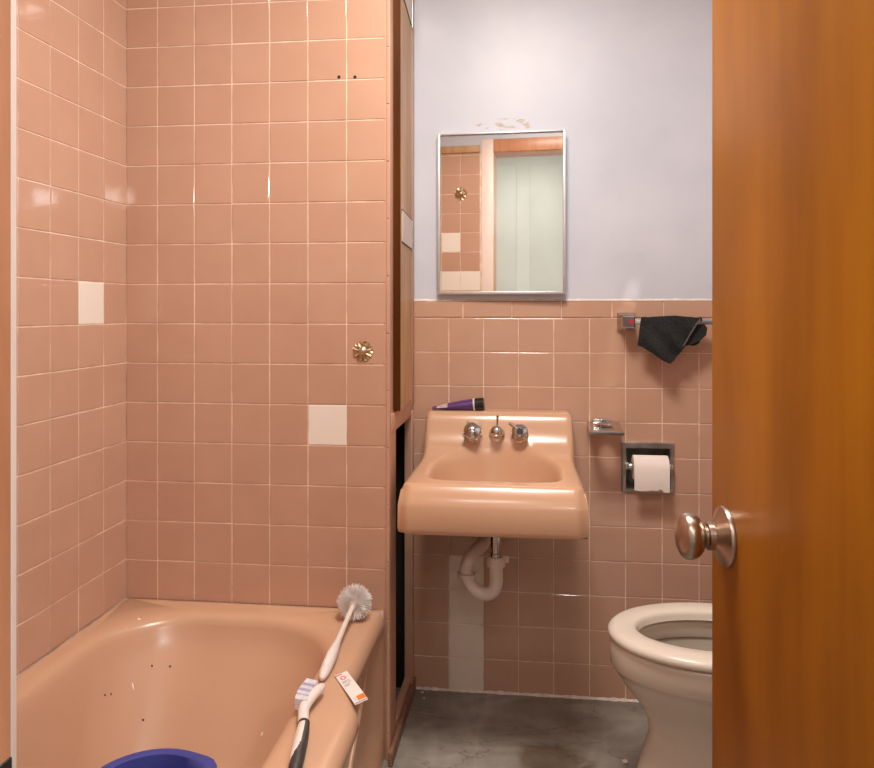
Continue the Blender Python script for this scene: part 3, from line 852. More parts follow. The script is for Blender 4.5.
# outer skirt: left side, front, right side, stepped down
loop = [cols[0][j] for j in range(ND + 1)] + [cols[i][ND] for i in range(1, NX)] + [cols[NX][j] for j in range(ND, -1, -1)]
def skirt_at(v, lvl):
    x, d, z = v.co.x - scx, D0 - v.co.y, v.co.z
    fr = d / FRONT
    f = sstep(0.0, 1.0, fr)
    zb = {1: 0.739, 2: 0.710, 3: 0.702, 4: 0.646, 5: 0.633, 6: 0.629}[lvl]
    ztop = z
    # sides: skirt depth shrinks to the back
    out = {1: 0.0045, 2: 0.0125, 3: 0.0140, 4: 0.0150, 5: 0.0115, 6: 0.004}[lvl]
    sx = x * (1 + out / 0.24 * (0.35 + 0.25 * fr)) if abs(x) > 0.05 else x * (1 + out / 0.24 * 0.6)
    dz = ztop - (ztop - zb) if ztop > zb else zb
    zz = min(ztop - 0.002 * lvl, zb + (0.10 * (1 - sstep(0.10, 0.45, fr)) * (1 if lvl < 2 else 0.35)))
    onfront = d > FRONT - 1e-4
    dd_ = d + (out * 1.6 if onfront else 0)
    if onfront:
        # pull the front corners in a little so the plan is rounded
        cxx = abs(x) / hwid(FRONT)
        dd_ -= 0.018 * sstep(0.88, 1.0, cxx)
    return Vector((scx + sx, D0 - dd_, zz))
prev = loop
for lvl in (1, 2, 3, 4, 5, 6):
    cur = [bm.verts.new(skirt_at(v, lvl)) for v in loop]
    for a in range(len(loop) - 1):
        bm.faces.new((prev[a + 1], prev[a], cur[a], cur[a + 1]))
    prev = cur
# pull the top front corners in as well
for i in range(NX + 1):
    for j in range(ND - 5, ND + 1):
        v = cols[i][j]; c_ = abs(v.co.x - scx) / hwid(FRONT)
        v.co.y += 0.014 * sstep(0.9, 1.0, c_) * (j - ND + 5) / 5
bm.faces.new(prev[::-1])
bmesh.ops.recalc_face_normals(bm, faces=bm.faces)
obj('basin', bm, M['sink'], sk, deg=70)
def face_pt(x):
    d = 0.0945
    return Vector((x, D0 - d, interp(PROF, d) - 0.0015))
def grow(bm, p, k=1.17):
    for v in bm.verts: v.co = p + (v.co - p) * k
    return bm
nrm = Vector((0, -0.90, 0.42)).normalized()
for k, px in enumerate((473, 497, 520)):
    x = at(px, 433, YS - 0.10).x
    p = face_pt(x)
    if k == 0:
        bm = bmesh.new()
        add_lathe(bm, [(0.021, 0), (0.0215, 0.003), (0.019, 0.006), (0.011, 0.008), (0.011, 0.018), (0.020, 0.020), (0.0225, 0.024), (0.0225, 0.036), (0.020, 0.041), (0.012, 0.044), (0.010, 0.0455), (0.001, 0.046)], p, nrm, 24)
        u1, u2 = frame_from(nrm)
        for q in range(4):
            a = q * PI / 2 + 0.5
            cc = p + nrm * 0.030 + (u1 * math.cos(a) + u2 * math.sin(a)) * 0.0235
            add_tube(bm, [cc - nrm * 0.007, cc + nrm * 0.007], 0.0045, 8)
        kn = obj('faucet_handle', grow(bm, p), M['chrome'], sk)
    elif k == 1:
        bm = bmesh.new()
        add_lathe(bm, [(0.020, 0), (0.0215, 0.002), (0.0205, 0.005), (0.016, 0.010), (0.013, 0.016), (0.012, 0.024), (0.0145, 0.028), (0.0155, 0.034), (0.013, 0.041), (0.007, 0.045), (0.001, 0.046)], p, nrm, 24)
        add_tube(bm, [p + Vector((0, -0.015, 0.010)), p + Vector((0.001, -0.014, 0.030)), p + Vector((0.002, -0.012, 0.052))], [0.0025, 0.0022, 0.0034], 8)
        obj('drain_lever', grow(bm, p), M['chrome'], sk)
    else:
        bm = bmesh.new()
        add_lathe(bm, [(0.021, 0), (0.022, 0.003), (0.020, 0.007), (0.014, 0.010), (0.014, 0.022), (0.0195, 0.024), (0.0205, 0.034), (0.016, 0.038), (0.009, 0.040), (0.0085, 0.037), (0.001, 0.036)], p, nrm, 24)
        u1, u2 = frame_from(nrm)
        add_tube(bm, [p + nrm * 0.030 + Vector((-0.004, 0, 0.006)), p + nrm * 0.034 + Vector((-0.026, 0, 0.022))], [0.0055, 0.004], 8)
        kn = obj('faucet_handle', grow(bm, p), M['chrome'], sk, label='chrome faucet handle with its cap missing')
        bm = bmesh.new(); add_lathe(bm, [(0.0075, 0.0375), (0.0075, 0.0405), (0.001, 0.0405)], p, nrm, 14)
        obj('stem', grow(bm, p), M['black'], kn)
# drain fitting inside the bowl
bm = bmesh.new(); zb = top(0, 0.265)
add_lathe(bm, [(0.023, -0.002), (0.023, 0.002), (0.016, 0.003), (0.012, 0.001), (0.001, 0.001)], (scx, D0 - 0.265, zb), (0, 0, 1), 24)
obj('drain', bm, M['chrome'], sk)
# tail piece and trap
TY = YS - 0.235
bm = bmesh.new()
add_tube(bm, [(scx, TY, 0.665), (scx, TY, 0.500)], 0.0160, 18)
add_lathe(bm, [(0.0185, 0), (0.0185, 0.012), (0.016, 0.013)], (scx, TY, 0.500), (0, 0, 1), 18)
obj('tailpiece', bm, M['chrome'], sk)
bm = bmesh.new()
tp = [(scx, TY, 0.498), (scx, TY, 0.455), (scx, TY, 0.425), (scx - 0.010, TY + 0.003, 0.402), (scx - 0.034, TY + 0.008, 0.391), (scx - 0.060, TY + 0.013, 0.400), (scx - 0.080, TY + 0.017, 0.424), (scx - 0.088, TY + 0.02, 0.450),
      (scx - 0.080, TY + 0.026, 0.478), (scx - 0.060, TY + 0.05, 0.500), (scx - 0.045, TY + 0.09, 0.506), (scx - 0.040, TY + 0.16, 0.506), (scx - 0.040, YS - 0.003, 0.506)]
add_tube(bm, tp, 0.0195, 18, smooth=5)
trap = obj('trap_pipe', bm, M['pvc'], sk)
bm = bmesh.new(); add_lathe(bm, [(0.020, 0), (0.026, 0.003), (0.026, 0.024), (0.0225, 0.030), (0.018, 0.031)], (scx, TY, 0.472), (0, 0, 1), 20)
for s in (-1, 1):
    add_box(bm, scx + s * 0.022 - 0.004, scx + s * 0.022 + 0.014 * (s > 0) + 0.0, TY - 0.004, TY + 0.004, 0.486, 0.504, bev=0.001) if s > 0 else None
obj('slip_nut', bm, M['pvc'], sk)
bm = bmesh.new()
add_lathe(bm, [(0.0195, 0), (0.027, 0.002), (0.027, 0.013), (0.0195, 0.015)], (scx - 0.0855, TY + 0.019, 0.432), (0.06, 0, 1), 20)
for s in (-1, 1): add_box(bm, scx - 0.0855 + s * 0.0265 - 0.004, scx - 0.0855 + s * 0.0265 + 0.004, TY + 0.016, TY + 0.022, 0.434, 0.447, bev=0.001)
obj('slip_nut', bm, M['pvc'], sk)
bm = bmesh.new(); add_lathe(bm, [(0.034, 0), (0.033, 0.003), (0.020, 0.008), (0.018, 0.008)], (scx - 0.040, YS - 0.0025, 0.506), (0, -1, 0), 24)
obj('wall_flange', bm, M['dullchrome'], sk)
# little supply stub under the bowl
p = at(474, 540, YS - 0.12)
bm = bmesh.new(); add_tube(bm, [(p.x, YS - 0.003, 0.56), (p.x, p.y, 0.56), (p.x, p.y, 0.575), (p.x, p.y, 0.66)], [0.007, 0.007, 0.006, 0.005], 10)
add_lathe(bm, [(0.010, 0), (0.012, 0.004), (0.012, 0.014), (0.008, 0.018)], (p.x, p.y, 0.535), (0, 0, 1), 12)
obj('supply_pipe', bm, M['dullchrome'], sk)

# ------------------------------------------------------------------ purple tube on the ledge
ta, tbp = at(433, 408.5, YS - 0.035), at(484, 402, YS - 0.040)
zl = 0.8905
ta.z = zl + 0.005; tbp.z = zl + 0.0195
tu = thing('cream_tube', 'purple squeeze tube with black cap lying on the sink back ledge', 'tube', (ta.x, ta.y, zl))
bm = bmesh.new()
axx = (tbp - ta); LL = axx.length; axx.normalize()
sdv = Vector((0, 1, 0)); upv = axx.cross(sdv).normalized()
if upv.z < 0: upv = -upv
rings = []
for t, w, h in ((0, .0235, .0035), (.06, .0235, .0035), (.09, .0232, .0042), (.3, .0220, .0110), (.55, .0205, .0155), (.75, .0195, .0182), (.80, .0190, .0188)):
    rings.append([ta + axx * (LL * t) + sdv * (w * math.cos(2 * PI * k / 24)) + upv * (h * math.sin(2 * PI * k / 24)) for k in range(24)])
add_loft(bm, rings)
lay = None
for f in bm.faces:
    c = f.calc_center_median(); t = (c - ta).dot(axx) / LL
    if 0.09 < t < 0.31 and (c - ta).dot(sdv) < 0.004 and f.normal.z > -0.2 and (c - ta - axx * (LL * t)).dot(upv) > 0.0005: f.material_index = 1
obj('tube_body', bm, [M['purple'], M['purplel']], tu)
bm = bmesh.new(); add_lathe(bm, [(0.0190, LL * .795), (0.0196, LL * .80), (0.0196, LL * .825), (0.018, LL * .828)], ta, axx, 24)
obj('neck_band', bm, M['lav'], tu)
bm = bmesh.new(); add_lathe(bm, [(0.0180, LL * .825), (0.0192, LL * .83), (0.0198, LL * .99), (0.0185, LL), (0.001, LL)], ta, axx, 24)
obj('cap', bm, M['blackplastic'], tu)

# ------------------------------------------------------------------ mirror cabinet
ml, mr_ = at(437.5, 215, YS - 0.012), at(566, 215, YS - 0.03)
mz0, mz1 = 1.2485, 1.752
mi_ = thing('wall_mirror', 'rectangular frameless-looking medicine cabinet mirror with thin metal edge on lavender wall', 'mirror', (ml.x, YS - 0.010, mz0))
mi_.rotation_euler = (0, 0, math.radians(-2.2))
mw = (mr_.x - ml.x) / math.cos(math.radians(2.3))
mhh = mz1 - mz0
def mobj(name, bm, m):
    me = bpy.data.meshes.new(name); bm.to_mesh(me); bm.free(); me.materials.append(m); smooth_by_angle(me)
    o = bpy.data.objects.new(name, me); C.objects.link(o); o.parent = mi_; return o
mobj('backing', box(0.002, mw - 0.002, -0.004, 0.009, 0.002, mhh - 0.002, bev=0.001), M['mirrorframe'])
mobj('mirror_glass', box(0.008, mw - 0.008, -0.0065, -0.0035, 0.008, mhh - 0.008), M['mirror'])
bm = bmesh.new()
fw = 0.0095
add_box(bm, 0, fw, -0.012, 0.0, 0, mhh, bev=0.002); add_box(bm, mw - fw, mw, -0.012, 0.0, 0, mhh, bev=0.002)
add_box(bm, fw - .001, mw - fw + .001, -0.012, 0.0, 0, fw, bev=0.002); add_box(bm, fw - .001, mw - fw + .001, -0.011, 0.0, mhh - 0.005, mhh, bev=0.0015)
mobj('frame', bm, M['mirrorframe'])

# ------------------------------------------------------------------ towel bar
pbar = at(627, 323, YS - 0.03)
tbz = pbar.z + 0.004
by = YS - 0.062
twb = thing('towel_bar', 'chrome towel bar with square end bracket on the tile above the toilet', 'towel bar', (pbar.x, YS, tbz))
bxr = 0.79
for s, x in ((0, pbar.x), (1, bxr)):
    bm = bmesh.new()
    rings = []
    for yy, hs in ((YS - 0.004, 0.0275), (YS - 0.010, 0.027), (YS - 0.018, 0.021), (by + 0.012, 0.018), (by - 0.012, 0.018), (by - 0.015, 0.0155)):
        rings.append([Vector((x + a * hs, yy, tbz + b * hs)) for a, b in ((-1, -1), (1, -1), (1, 1), (-1, 1))])
    add_loft(bm, rings)
    bmesh.ops.recalc_face_normals(bm, faces=bm.faces)
    br = obj('bracket', bm, M['chrome'], twb, deg=20)
    if s == 0:
        bm = bmesh.new(); add_lathe(bm, [(0.0075, 0), (0.0075, 0.001), (0.001, 0.0012)], (x + 0.007, by - 0.015, tbz + 0.001), (0, -1, 0), 16)
        obj('sticker', bm, M['red'], br, label='round red spot on the bracket face')
obj('bar', box(pbar.x + 0.012, bxr - 0.012, by - 0.007, by + 0.007, tbz - 0.008, tbz + 0.008, bev=0.001), M['chrome'], twb)

# ------------------------------------------------------------------ washcloth over the bar
wc = thing('washcloth', 'crumpled charcoal terry washcloth hanging over the towel bar', 'washcloth', (at(670, 320, by).x, by, tbz + 0.01))
def cloth(outline, y0, depth, back=True, cut=0.010, seed=0, mtl=None, name='cloth_sheet', lean=0.0):
    bm = bmesh.new()
    vs = [bm.verts.new((p.x, 0, p.z)) for p in outline]
    f = bm.faces.new(vs)
    bmesh.ops.triangulate(bm, faces=[f])
    for _ in range(4):
        es = [e for e in bm.edges if e.calc_length() > cut]
        if not es: break
        bmesh.ops.subdivide_edges(bm, edges=es, cuts=1); bmesh.ops.triangulate(bm, faces=[q for q in bm.faces if len(q.verts) > 3])
    bmesh.ops.smooth_vert(bm, verts=[v for v in bm.verts if not v.is_boundary], factor=0.5, use_axis_x=True, use_axis_z=True)
    zt = max(p.z for p in outline)
    for v in bm.verts:
        x, z = v.co.x, v.co.z
        fall = min((zt - z) / 0.10, 1)
        v.co.y = y0 - depth * (0.35 * math.sin(x * 52 + seed) + 0.28 * math.sin(x * 95 + z * 60 + seed * 2) + 0.25 * math.sin((x + z) * 70 + seed)) * fall - lean * fall
    r = bmesh.ops.solidify(bm, geom=bm.faces[:], thickness=0.005)
    bmesh.ops.recalc_face_normals(bm, faces=bm.faces)
    return bm
yc = by - 0.0125
O1 = [(641, 318), (655, 316.5), (675, 315.5), (690, 317), (701.5, 318.5), (697, 325), (692, 333), (687, 343), (681, 352), (674, 361), (669, 363.5), (662, 360.5), (652, 353), (643, 347.5), (638, 345.5), (639, 335), (640.5, 325)]
bm = cloth([at(x, y, yc) for x, y in O1], yc, 0.018, seed=0.6)
# the fold lying over the bar
zz = tbz + 0.0085
xA, xB = at(641.5, 318, by).x, at(701, 318, by).x
rows = []
for k in range(26):
    x = xA + (xB - xA) * k / 25
    w = 0.0015 * math.sin(k * 1.3)
    rows.append([(x, yc - 0.003, zz - 0.006), (x, yc - 0.001, zz + 0.002 + w), (x, by, zz + 0.0055 + w), (x, by + 0.0125, zz + 0.002 + w), (x, by + 0.015, zz - 0.03), (x, by + 0.014 + w, zz - 0.07 + 0.01 * math.sin(k * .5))])
add_loft(bm, rows, False, False, closed=False)
bmesh.ops.recalc_face_normals(bm, faces=bm.faces)
obj('cloth_sheet', bm, M['cloth'], wc)
O2 = [(684, 346), (690, 333), (697, 325), (704, 324), (707, 328), (706, 335), (699, 341), (691, 344.5)]
bm = cloth([at(x, y, yc + 0.008) for x, y in O2], yc + 0.008, 0.010, seed=2.0)
obj('cloth_corner', bm, M['cloth'], wc)
bm = bmesh.new()
hem = [at(x, y, yc - 0.006) for x, y in ((700.5, 319.5), (696, 325), (691, 333), (686.5, 341), (683, 346.5))]
add_tube(bm, hem, [0.004, 0.0045, 0.004, 0.0035, 0.003], 8, sx=1.2, sy=0.7, smooth=5)
obj('hem', bm, M['hem'], wc)

# ------------------------------------------------------------------ chrome cup and toothbrush holder
pc = at(604, 427, YS - 0.06)
ch = thing('toothbrush_holder', 'small chrome toothbrush and tumbler holder on the tile beside the sink', 'toothbrush holder', (pc.x, YS, pc.z))
cxh, czh = pc.x + 0.001, pc.z
obj('wall_plate', box(cxh - 0.031, cxh + 0.026, YS - 0.014, YS - 0.0015, czh - 0.016, czh + 0.018, bev=0.004), M['chrome'], ch)
bm = bmesh.new()
# tray: square plate with an oval hole, made ring to ring
n = 40
def sq(hx, hy, z, cy):
    out = []
    for k in range(n):
        a = 2 * PI * k / n
        c_, s_ = math.cos(a), math.sin(a)
        m_ = max(abs(c_), abs(s_))
        out.append(Vector((cxh + hx * c_ / m_, cy + hy * s_ / m_, z)))
    return out
def el(rx, ry, z, cy): return [Vector((cxh + rx * math.cos(2 * PI * k / n), cy + ry * math.sin(2 * PI * k / n), z)) for k in range(n)]
cyh = YS - 0.072
rg = [el(0.024, 0.026, czh - 0.003, cyh), el(0.024, 0.026, czh + 0.002, cyh), el(0.026, 0.028, czh + 0.003, cyh), sq(0.048, 0.060, czh + 0.003, cyh), sq(0.050, 0.062, czh + 0.001, cyh), sq(0.050, 0.062, czh - 0.006, cyh), sq(0.047, 0.059, czh - 0.008, cyh), el(0.027, 0.029, czh - 0.0045, cyh)]
add_loft(bm, rg + [rg[0]], False, False)
bmesh.ops.remove_doubles(bm, verts=bm.verts, dist=1e-6)
bmesh.ops.recalc_face_normals(bm, faces=bm.faces)
for v in bm.verts: v.co.z += 0.10 * (v.co.y - cyh)
obj('tray', bm, M['chrome'], ch)

# ------------------------------------------------------------------ recessed paper holder and roll
ph = thing('paper_holder', 'chrome recessed toilet paper holder set in the tile', 'toilet paper holder', ((hx0 + hx1) / 2, YS, hz0))
ox0, ox1 = at(621.5, 466, YS - 0.008).x, at(674.5, 466, YS - 0.008).x
oz0_, oz1_ = at(650, 493, YS - 0.008).z, at(650, 442.5, YS - 0.008).z
bm = bmesh.new()
def rc(x0, x1, z0, z1, y): return [Vector((x0, y, z0)), Vector((x1, y, z0)), Vector((x1, y, z1)), Vector((x0, y, z1))]
ii = 0.003
rg = [rc(ox0, ox1, oz0_, oz1_, YS - 0.0015), rc(ox0, ox1, oz0_, oz1_, YS - 0.006), rc(ox0 + .003, ox1 - .003, oz0_ + .003, oz1_ - .003, YS - 0.009), rc(hx0 + .002, hx1 - .002, hz0 + .002, hz1 - .002, YS - 0.009), rc(hx0 + .005, hx1 - .005, hz0 + .005, hz1 - .005, YS - 0.004)]
add_loft(bm, rg, False, False)
bmesh.ops.recalc_face_normals(bm, faces=bm.faces)
obj('frame', bm, M['dullchrome'], ph, deg=20)
bm = bmesh.new()
rg = [rc(hx0 + .005, hx1 - .005, hz0 + .005, hz1 - .005, YS - 0.004), rc(hx0 + .012, hx1 - .012, hz0 + .012, hz1 - .012, YS + 0.06)]
add_loft(bm, rg, False, True)
obj('recess', bm, mat('dark_recess_metal', (0.16, 0.16, 0.125), 0.4, 0.3, var=0.3, scale=30), ph, deg=20)
rz = at(650, 467, YS - 0.03).z; ry = YS - 0.022
for x, s in ((hx0 + 0.004, 1), (hx1 - 0.004, -1)):
    bm = bmesh.new()
    add_box(bm, x - 0.007, x + 0.007, ry - 0.010, YS + 0.004, rz - 0.009, rz + 0.009, bev=0.003)
    add_lathe(bm, [(0.009, -0.003), (0.0105, 0.0), (0.0105, 0.018), (0.008, 0.020)], (x, ry, rz), (s, 0, 0), 16)
    obj('post', bm, M['chrome'], ph)
bm = bmesh.new(); add_tube(bm, [(hx0 + 0.006, ry, rz), (hx1 - 0.006, ry, rz)], 0.008, 14)
obj('roller', bm, M['dullchrome'], ph)
rx0, rx1 = at(634.5, 470, ry - 0.04).x, at(670, 470, ry - 0.04).x
tr = thing('toilet_roll', 'partly used white toilet paper roll in the chrome wall holder', 'toilet paper', ((rx0 + rx1) / 2, ry, rz))
bm = bmesh.new(); add_lathe(bm, [(0.012, 0), (0.036, 0.0), (0.0368, 0.0015), (0.0368, rx1 - rx0 - 0.0015), (0.036, rx1 - rx0), (0.012, rx1 - rx0), (0.012, 0.0)], (rx0, ry, rz - 0.003), (1, 0, 0), 40, caps=False)
bmesh.ops.recalc_face_normals(bm, faces=bm.faces)
obj('roll', bm, M['paper'], tr)
bm = bmesh.new()
rng = random.Random(2)
zlow = at(650, 492, ry - 0.04).z
NXp = 24
top_row = []
rowz = [0, .15, .3, .45, .6, .75, .9, 1.0]
grid = []
for k in range(NXp + 1):
    u = k / NXp
    x = rx0 + (rx1 - rx0) * u
    col = []
    for a in (0.9, 0.6, 0.3, 0.0):
        col.append((x, ry - 0.0375 * math.cos(a), rz - 0.003 + 0.0375 * math.sin(a)))
    zb = zlow + 0.004 * (1 - u) - 0.002 * math.sin(u * 9)
    if 0.70 < u < 0.80: zb += 0.007
    for t in rowz[1:]:
        col.append((x, ry - 0.0378 - 0.002 * math.sin(t * 3), (rz - 0.003) + (zb - rz + 0.003) * t))
    grid.append(col)
add_loft(bm, grid, False, False, closed=False)
bmesh.ops.recalc_face_normals(bm, faces=bm.faces)
obj('hanging_sheet', bm, M['paper'], tr)

# ------------------------------------------------------------------ toilet
tx, ty = 0.187, 1.905          # front tip of the seat, axis (the bowl looks left)
to = thing('toilet', 'white toilet with raised lid seen behind the open door', 'toilet', (tx + 0.30, ty, 0))
NE = 56
def egg(x0, x1, hw, z, back=0.62):
    """egg outline, narrow end at x0 (front); widest at 'back' of its length"""
    out = []
    xm = x0 + (x1 - x0) * back
    for k in range(NE):
        a = 2 * PI * k / NE
        c_, s_ = math.cos(a), math.sin(a)
        rx = (xm - x0) if c_ > 0 else (x1 - xm)
        e = 1.0 if c_ > 0 else 0.85
        out.append(Vector((xm - rx * math.copysign(abs(c_) ** e, c_), ty + hw * math.copysign(abs(s_) ** e, s_), z)))
    return out
bm = bmesh.new()
S = [(0.0, 0.036, 0.60, 0.130), (0.02, 0.040, 0.60, 0.128), (0.05, 0.058, 0.59, 0.118), (0.12, 0.076, 0.57, 0.110), (0.18, 0.096, 0.56, 0.106), (0.215, 0.092, 0.56, 0.112), (0.25, 0.070, 0.56, 0.130), (0.285, 0.040, 0.56, 0.152), (0.31, 0.022, 0.56, 0.166), (0.325, 0.015, 0.56, 0.173), (0.328, 0.009, 0.56, 0.177), (0.335, 0.005, 0.56, 0.181), (0.375, 0.003, 0.56, 0.185), (0.386, 0.006, 0.558, 0.183), (0.391, 0.013, 0.55, 0.176)]
ZK = 1.062
rings = [egg(tx + a, tx + b, w, z * ZK, 0.52) for z, a, b, w in S]
for z, a, b, w in ((0.391, 0.060, 0.43, 0.128), (0.386, 0.064, 0.425, 0.123), (0.365, 0.066, 0.423, 0.121), (0.35, 0.062, 0.42, 0.124)):
    rings.append(egg(tx + a, tx + b, w, z * ZK, 0.52))
add_loft(bm, rings, True, False)
bmesh.ops.recalc_face_normals(bm, faces=bm.faces)
obj('toilet_bowl', bm, M['porcelain'], to, deg=50)
bm = bmesh.new()
add_loft(bm, [egg(tx + a, tx + b, w, z * ZK, 0.52) for z, a, b, w in ((0.352, 0.056, 0.425, 0.130), (0.30, 0.075, 0.41, 0.112), (0.24, 0.11, 0.38, 0.085), (0.20, 0.15, 0.34, 0.055), (0.19, 0.19, 0.30, 0.03))], False, True)
for f in bm.faces: f.normal_flip()
inn = obj('bowl_lining', bm, M['bowlin'], to)
bm = bmesh.new(); bm.faces.new([bm.verts.new(p) for p in egg(tx + 0.115, tx + 0.375, 0.082, 0.235, 0.52)])
bmesh.ops.recalc_face_normals(bm, faces=bm.faces)
obj('water', bm, M['water'], to)
bm = bmesh.new()
B_ = 0.55
sr = [(r[0] + 0.0245,) + r[1:] for r in [(0.394, 0.004, 0.462, 0.182, 0.070, 0.385, 0.112), (0.397, 0.0, 0.465, 0.1865, 0.069, 0.386, 0.113), (0.406, 0.0, 0.465, 0.1870, 0.0675, 0.387, 0.1145), (0.413, 0.006, 0.460, 0.182, 0.064, 0.390, 0.117), (0.416, 0.016, 0.452, 0.172, 0.058, 0.396, 0.122)]]
rings = [egg(tx + r[1], tx + r[2], r[3], r[0], B_) for r in sr]
rings.append(egg(tx + 0.036, tx + 0.424, 0.148, 0.4165 + 0.0245, B_))
rings += [egg(tx + r[4], tx + r[5], r[6], r[0], B_) for r in reversed(sr)]
add_loft(bm, rings + [rings[0]], False, False)
bmesh.ops.remove_doubles(bm, verts=bm.verts, dist=1e-6)
bmesh.ops.recalc_face_normals(bm, faces=bm.faces)
obj('seat', bm, M['seat'], to, deg=60)
# lid leaning back against the tank
bm = bmesh.new()
hxx = tx + 0.462
def lidp(p, h):
    u = (hxx - p.x); a = math.radians(100)
    return Vector((hxx - u * math.cos(a) + h * math.sin(a) * 1.0, p.y, 0.4425 + u * math.sin(a) + h * math.cos(a)))
E = egg(tx + 0.01, tx + 0.46, 0.182, 0, B_)
E2 = egg(tx + 0.016, tx + 0.454, 0.176, 0, B_)
add_loft(bm, [[lidp(p, 0.0) for p in E2], [lidp(p, 0.003) for p in E], [lidp(p, 0.010) for p in E], [lidp(p, 0.014) for p in E2]])
bmesh.ops.recalc_face_normals(bm, faces=bm.faces)
obj('lid', bm, M['seat'], to)
for s in (-1, 1):
    bm = bmesh.new(); add_tube(bm, [(hxx, ty + s * 0.07 - 0.02, 0.4325), (hxx, ty + s * 0.07 + 0.02, 0.4325)], 0.010, 12)
    obj('seat_hinge', bm, M['seat'], to)
bm = bmesh.new(); add_box(bm, 0.690, XR - 0.006, ty - 0.225, ty + 0.225, 0.385, 0.70, bev=0.022, seg=3)
tk = obj('tank', bm, M['porcelain'], to)
bm = bmesh.new(); add_box(bm, 0.680, XR - 0.006, ty - 0.235, ty + 0.235, 0.701, 0.735, bev=0.010, seg=3)
obj('tank_lid', bm, M['porcelain'], to)
bm = bmesh.new(); add_tube(bm, [(0.690, ty - 0.17, 0.64), (0.672, ty - 0.17, 0.64), (0.668, ty - 0.15, 0.638), (0.668, ty - 0.09, 0.632)], [0.008, 0.007, 0.006, 0.005], 10)
obj('flush_lever', bm, M['chrome'], tk)

# ------------------------------------------------------------------ brass flower on the tub wall
def flower(name, p, nrm_, R, label, cat):
    t = thing(name, label, cat, p)
    bm = bmesh.new()
    u1 = Vector((1, 0, 0)); u2 = Vector((0, 0, 1)); nn = Vector(nrm_)
    for k in range(8):
        a = 2 * PI * k / 8 + PI / 8
        d = u1 * math.cos(a) + u2 * math.sin(a); s = u1 * -math.sin(a) + u2 * math.cos(a)
        rg = []
        for r_, w, h in ((0.25, 0.12, 0.30), (0.5, 0.22, 0.24), (0.75, 0.33, 0.16), (0.92, 0.30, 0.14), (1.0, 0.12, 0.12)):
            c = p + d * R * r_
            rg.append([c - s * R * w + nn * R * 0.03, c - s * R * w * .6 + nn * R * h * .9, c + nn * R * h * 0.45, c + s * R * w * .6 + nn * R * h * .9, c + s * R * w + nn * R * 0.03])
        add_loft(bm, rg, True, True, closed=True)
    bmesh.ops.recalc_face_normals(bm, faces=bm.faces)
    obj('petals', bm, M['brass'], t, deg=30)
    bm = bmesh.new(); add_lathe(bm, [(0.42 * R, 0.05 * R), (0.42 * R, 0.26 * R), (0.30 * R, 0.34 * R), (0.22 * R, 0.46 * R), (0.12 * R, 0.5 * R), (0.001, 0.48 * R)], p, nrm_, 18)
    obj('centre_boss', bm, M['brass'], t)
    bm = bmesh.new(); add_lathe(bm, [(0.9 * R, 0.0), (0.9 * R, 0.05 * R), (0.7 * R, 0.08 * R), (0.001, 0.08 * R)], p, nrm_, 24)
    obj('back_plate', bm, mat('dark_brass', (0.25, 0.15, 0.07), 0.4, 1.0), t)
    return t
flower('wall_rosette', at(363, 351, YT - 0.0014), (0, -1, 0), 0.0275, 'small flower shaped brass fitting on the tub end wall tile', 'wall fitting')
flower('shower_rosette', Vector((-0.535, YD + 0.0014, 1.855)), (0, 1, 0), 0.036, 'small dark flower shaped fitting seen in the mirror', 'wall fitting')

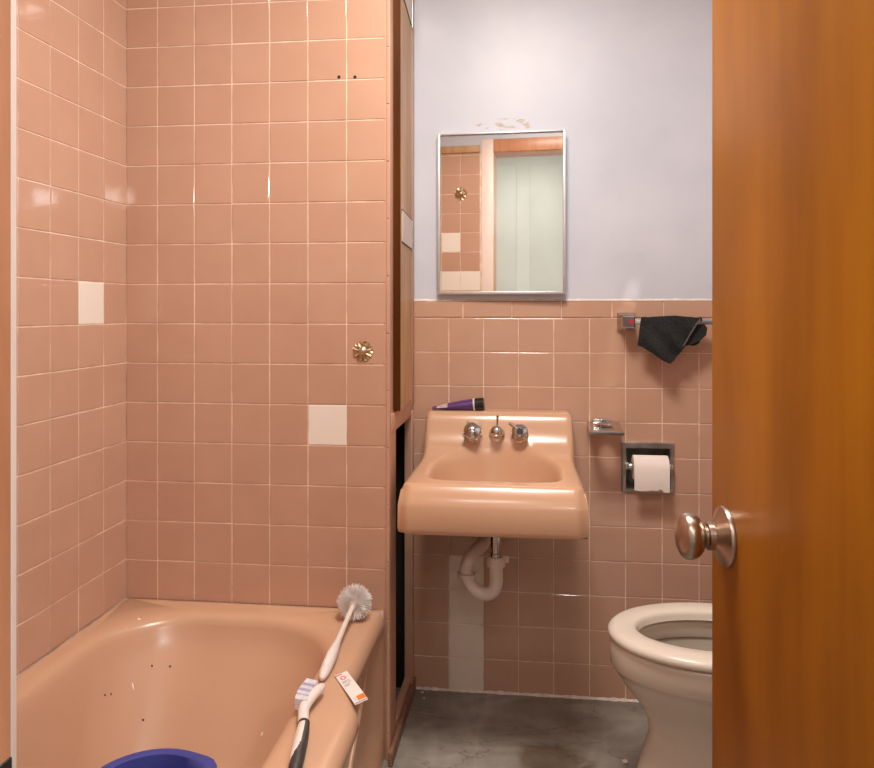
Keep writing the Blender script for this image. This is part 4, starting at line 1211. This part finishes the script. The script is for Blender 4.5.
# ------------------------------------------------------------------ crumbs of plaster by the partition and on the floor
rng = random.Random(11)
spots = [(at(397, 690, 2.16).x + 0.006, 2.13), (XP + 0.03, 2.40), (at(625, 742, 2.05).x, 2.06)]
for (x, y), r in zip([(XP + 0.035, 2.405), (XP + 0.045, 2.37), (at(625, 742, 2.10).x, 2.10)], (0.006, 0.005, 0.008)):
    bm = bmesh.new(); bmesh.ops.create_icosphere(bm, subdivisions=2, radius=r)
    for v in bm.verts: v.co *= rng.uniform(0.8, 1.15); v.co.z *= 0.5
    bmesh.ops.translate(bm, verts=bm.verts, vec=(x, y, 0.45 * r))
    o = obj('plaster_crumb', bm, M['crumb'], deg=20)
    tag(o, 'loose pale plaster crumb on the floor by the partition base' if x < 0 else 'loose pale crumb on the floor beside the toilet base', 'crumb', 'plaster crumbs by the partition' if x < 0 else None)

# ------------------------------------------------------------------ light
def area(name, loc, target, sx, sy, power, col):
    l = bpy.data.lights.new(name, 'AREA'); l.shape = 'RECTANGLE'; l.size = sx; l.size_y = sy; l.energy = power; l.color = col
    o = bpy.data.objects.new(name, l); C.objects.link(o); o.location = loc
    o.rotation_euler = (Vector(target) - Vector(loc)).to_track_quat('-Z', 'Y').to_euler()
    return o
area('ceiling_lamp_light', (-0.06, 1.36, 2.38), (-0.04, 1.42, 0), 0.42, 0.42, 28, (1.0, 0.935, 0.86))
area('hall_lamp_light', (0.24, -0.33, 1.86), (-0.1, 2.0, 1.2), 0.13, 0.11, 2.2, (1.0, 0.97, 0.94))
area('hall_window_light', (0.70, -0.33, 1.92), (-0.2, 2.0, 1.2), 0.14, 0.10, 12, (0.84, 0.93, 1.0))
area('hall_fill_light', (-0.3, -0.20, 2.38), (-0.3, -0.3, 0), 0.5, 0.3, 10.0, (1.0, 0.97, 0.92))  # added fill without a fixture, brightens the hall shown in the mirror
w = bpy.data.worlds.new('World'); bpy.context.scene.world = w; w.use_nodes = True
w.node_tree.nodes['Background'].inputs['Color'].default_value = (0.5, 0.5, 0.55, 1)
w.node_tree.nodes['Background'].inputs['Strength'].default_value = 0.2

# ------------------------------------------------------------------ camera
cam = bpy.data.cameras.new('camera'); co = bpy.data.objects.new('camera', cam); C.objects.link(co)
co.location = (0, 0, HC); co.rotation_euler = (PI / 2, 0, TH)
cam.sensor_width = 36; cam.lens = 36 * F / 874; cam.clip_start = 0.02
cam.shift_y = -(384 - HY) / 874
sc = bpy.context.scene
sc.camera = co
sc.view_settings.view_transform = 'Standard'
sc.view_settings.look = 'None'
sc.view_settings.exposure = 0.0
sc.cycles.max_bounces = 8
sc.cycles.blur_glossy = 0.1
sc.cycles.use_denoising = True
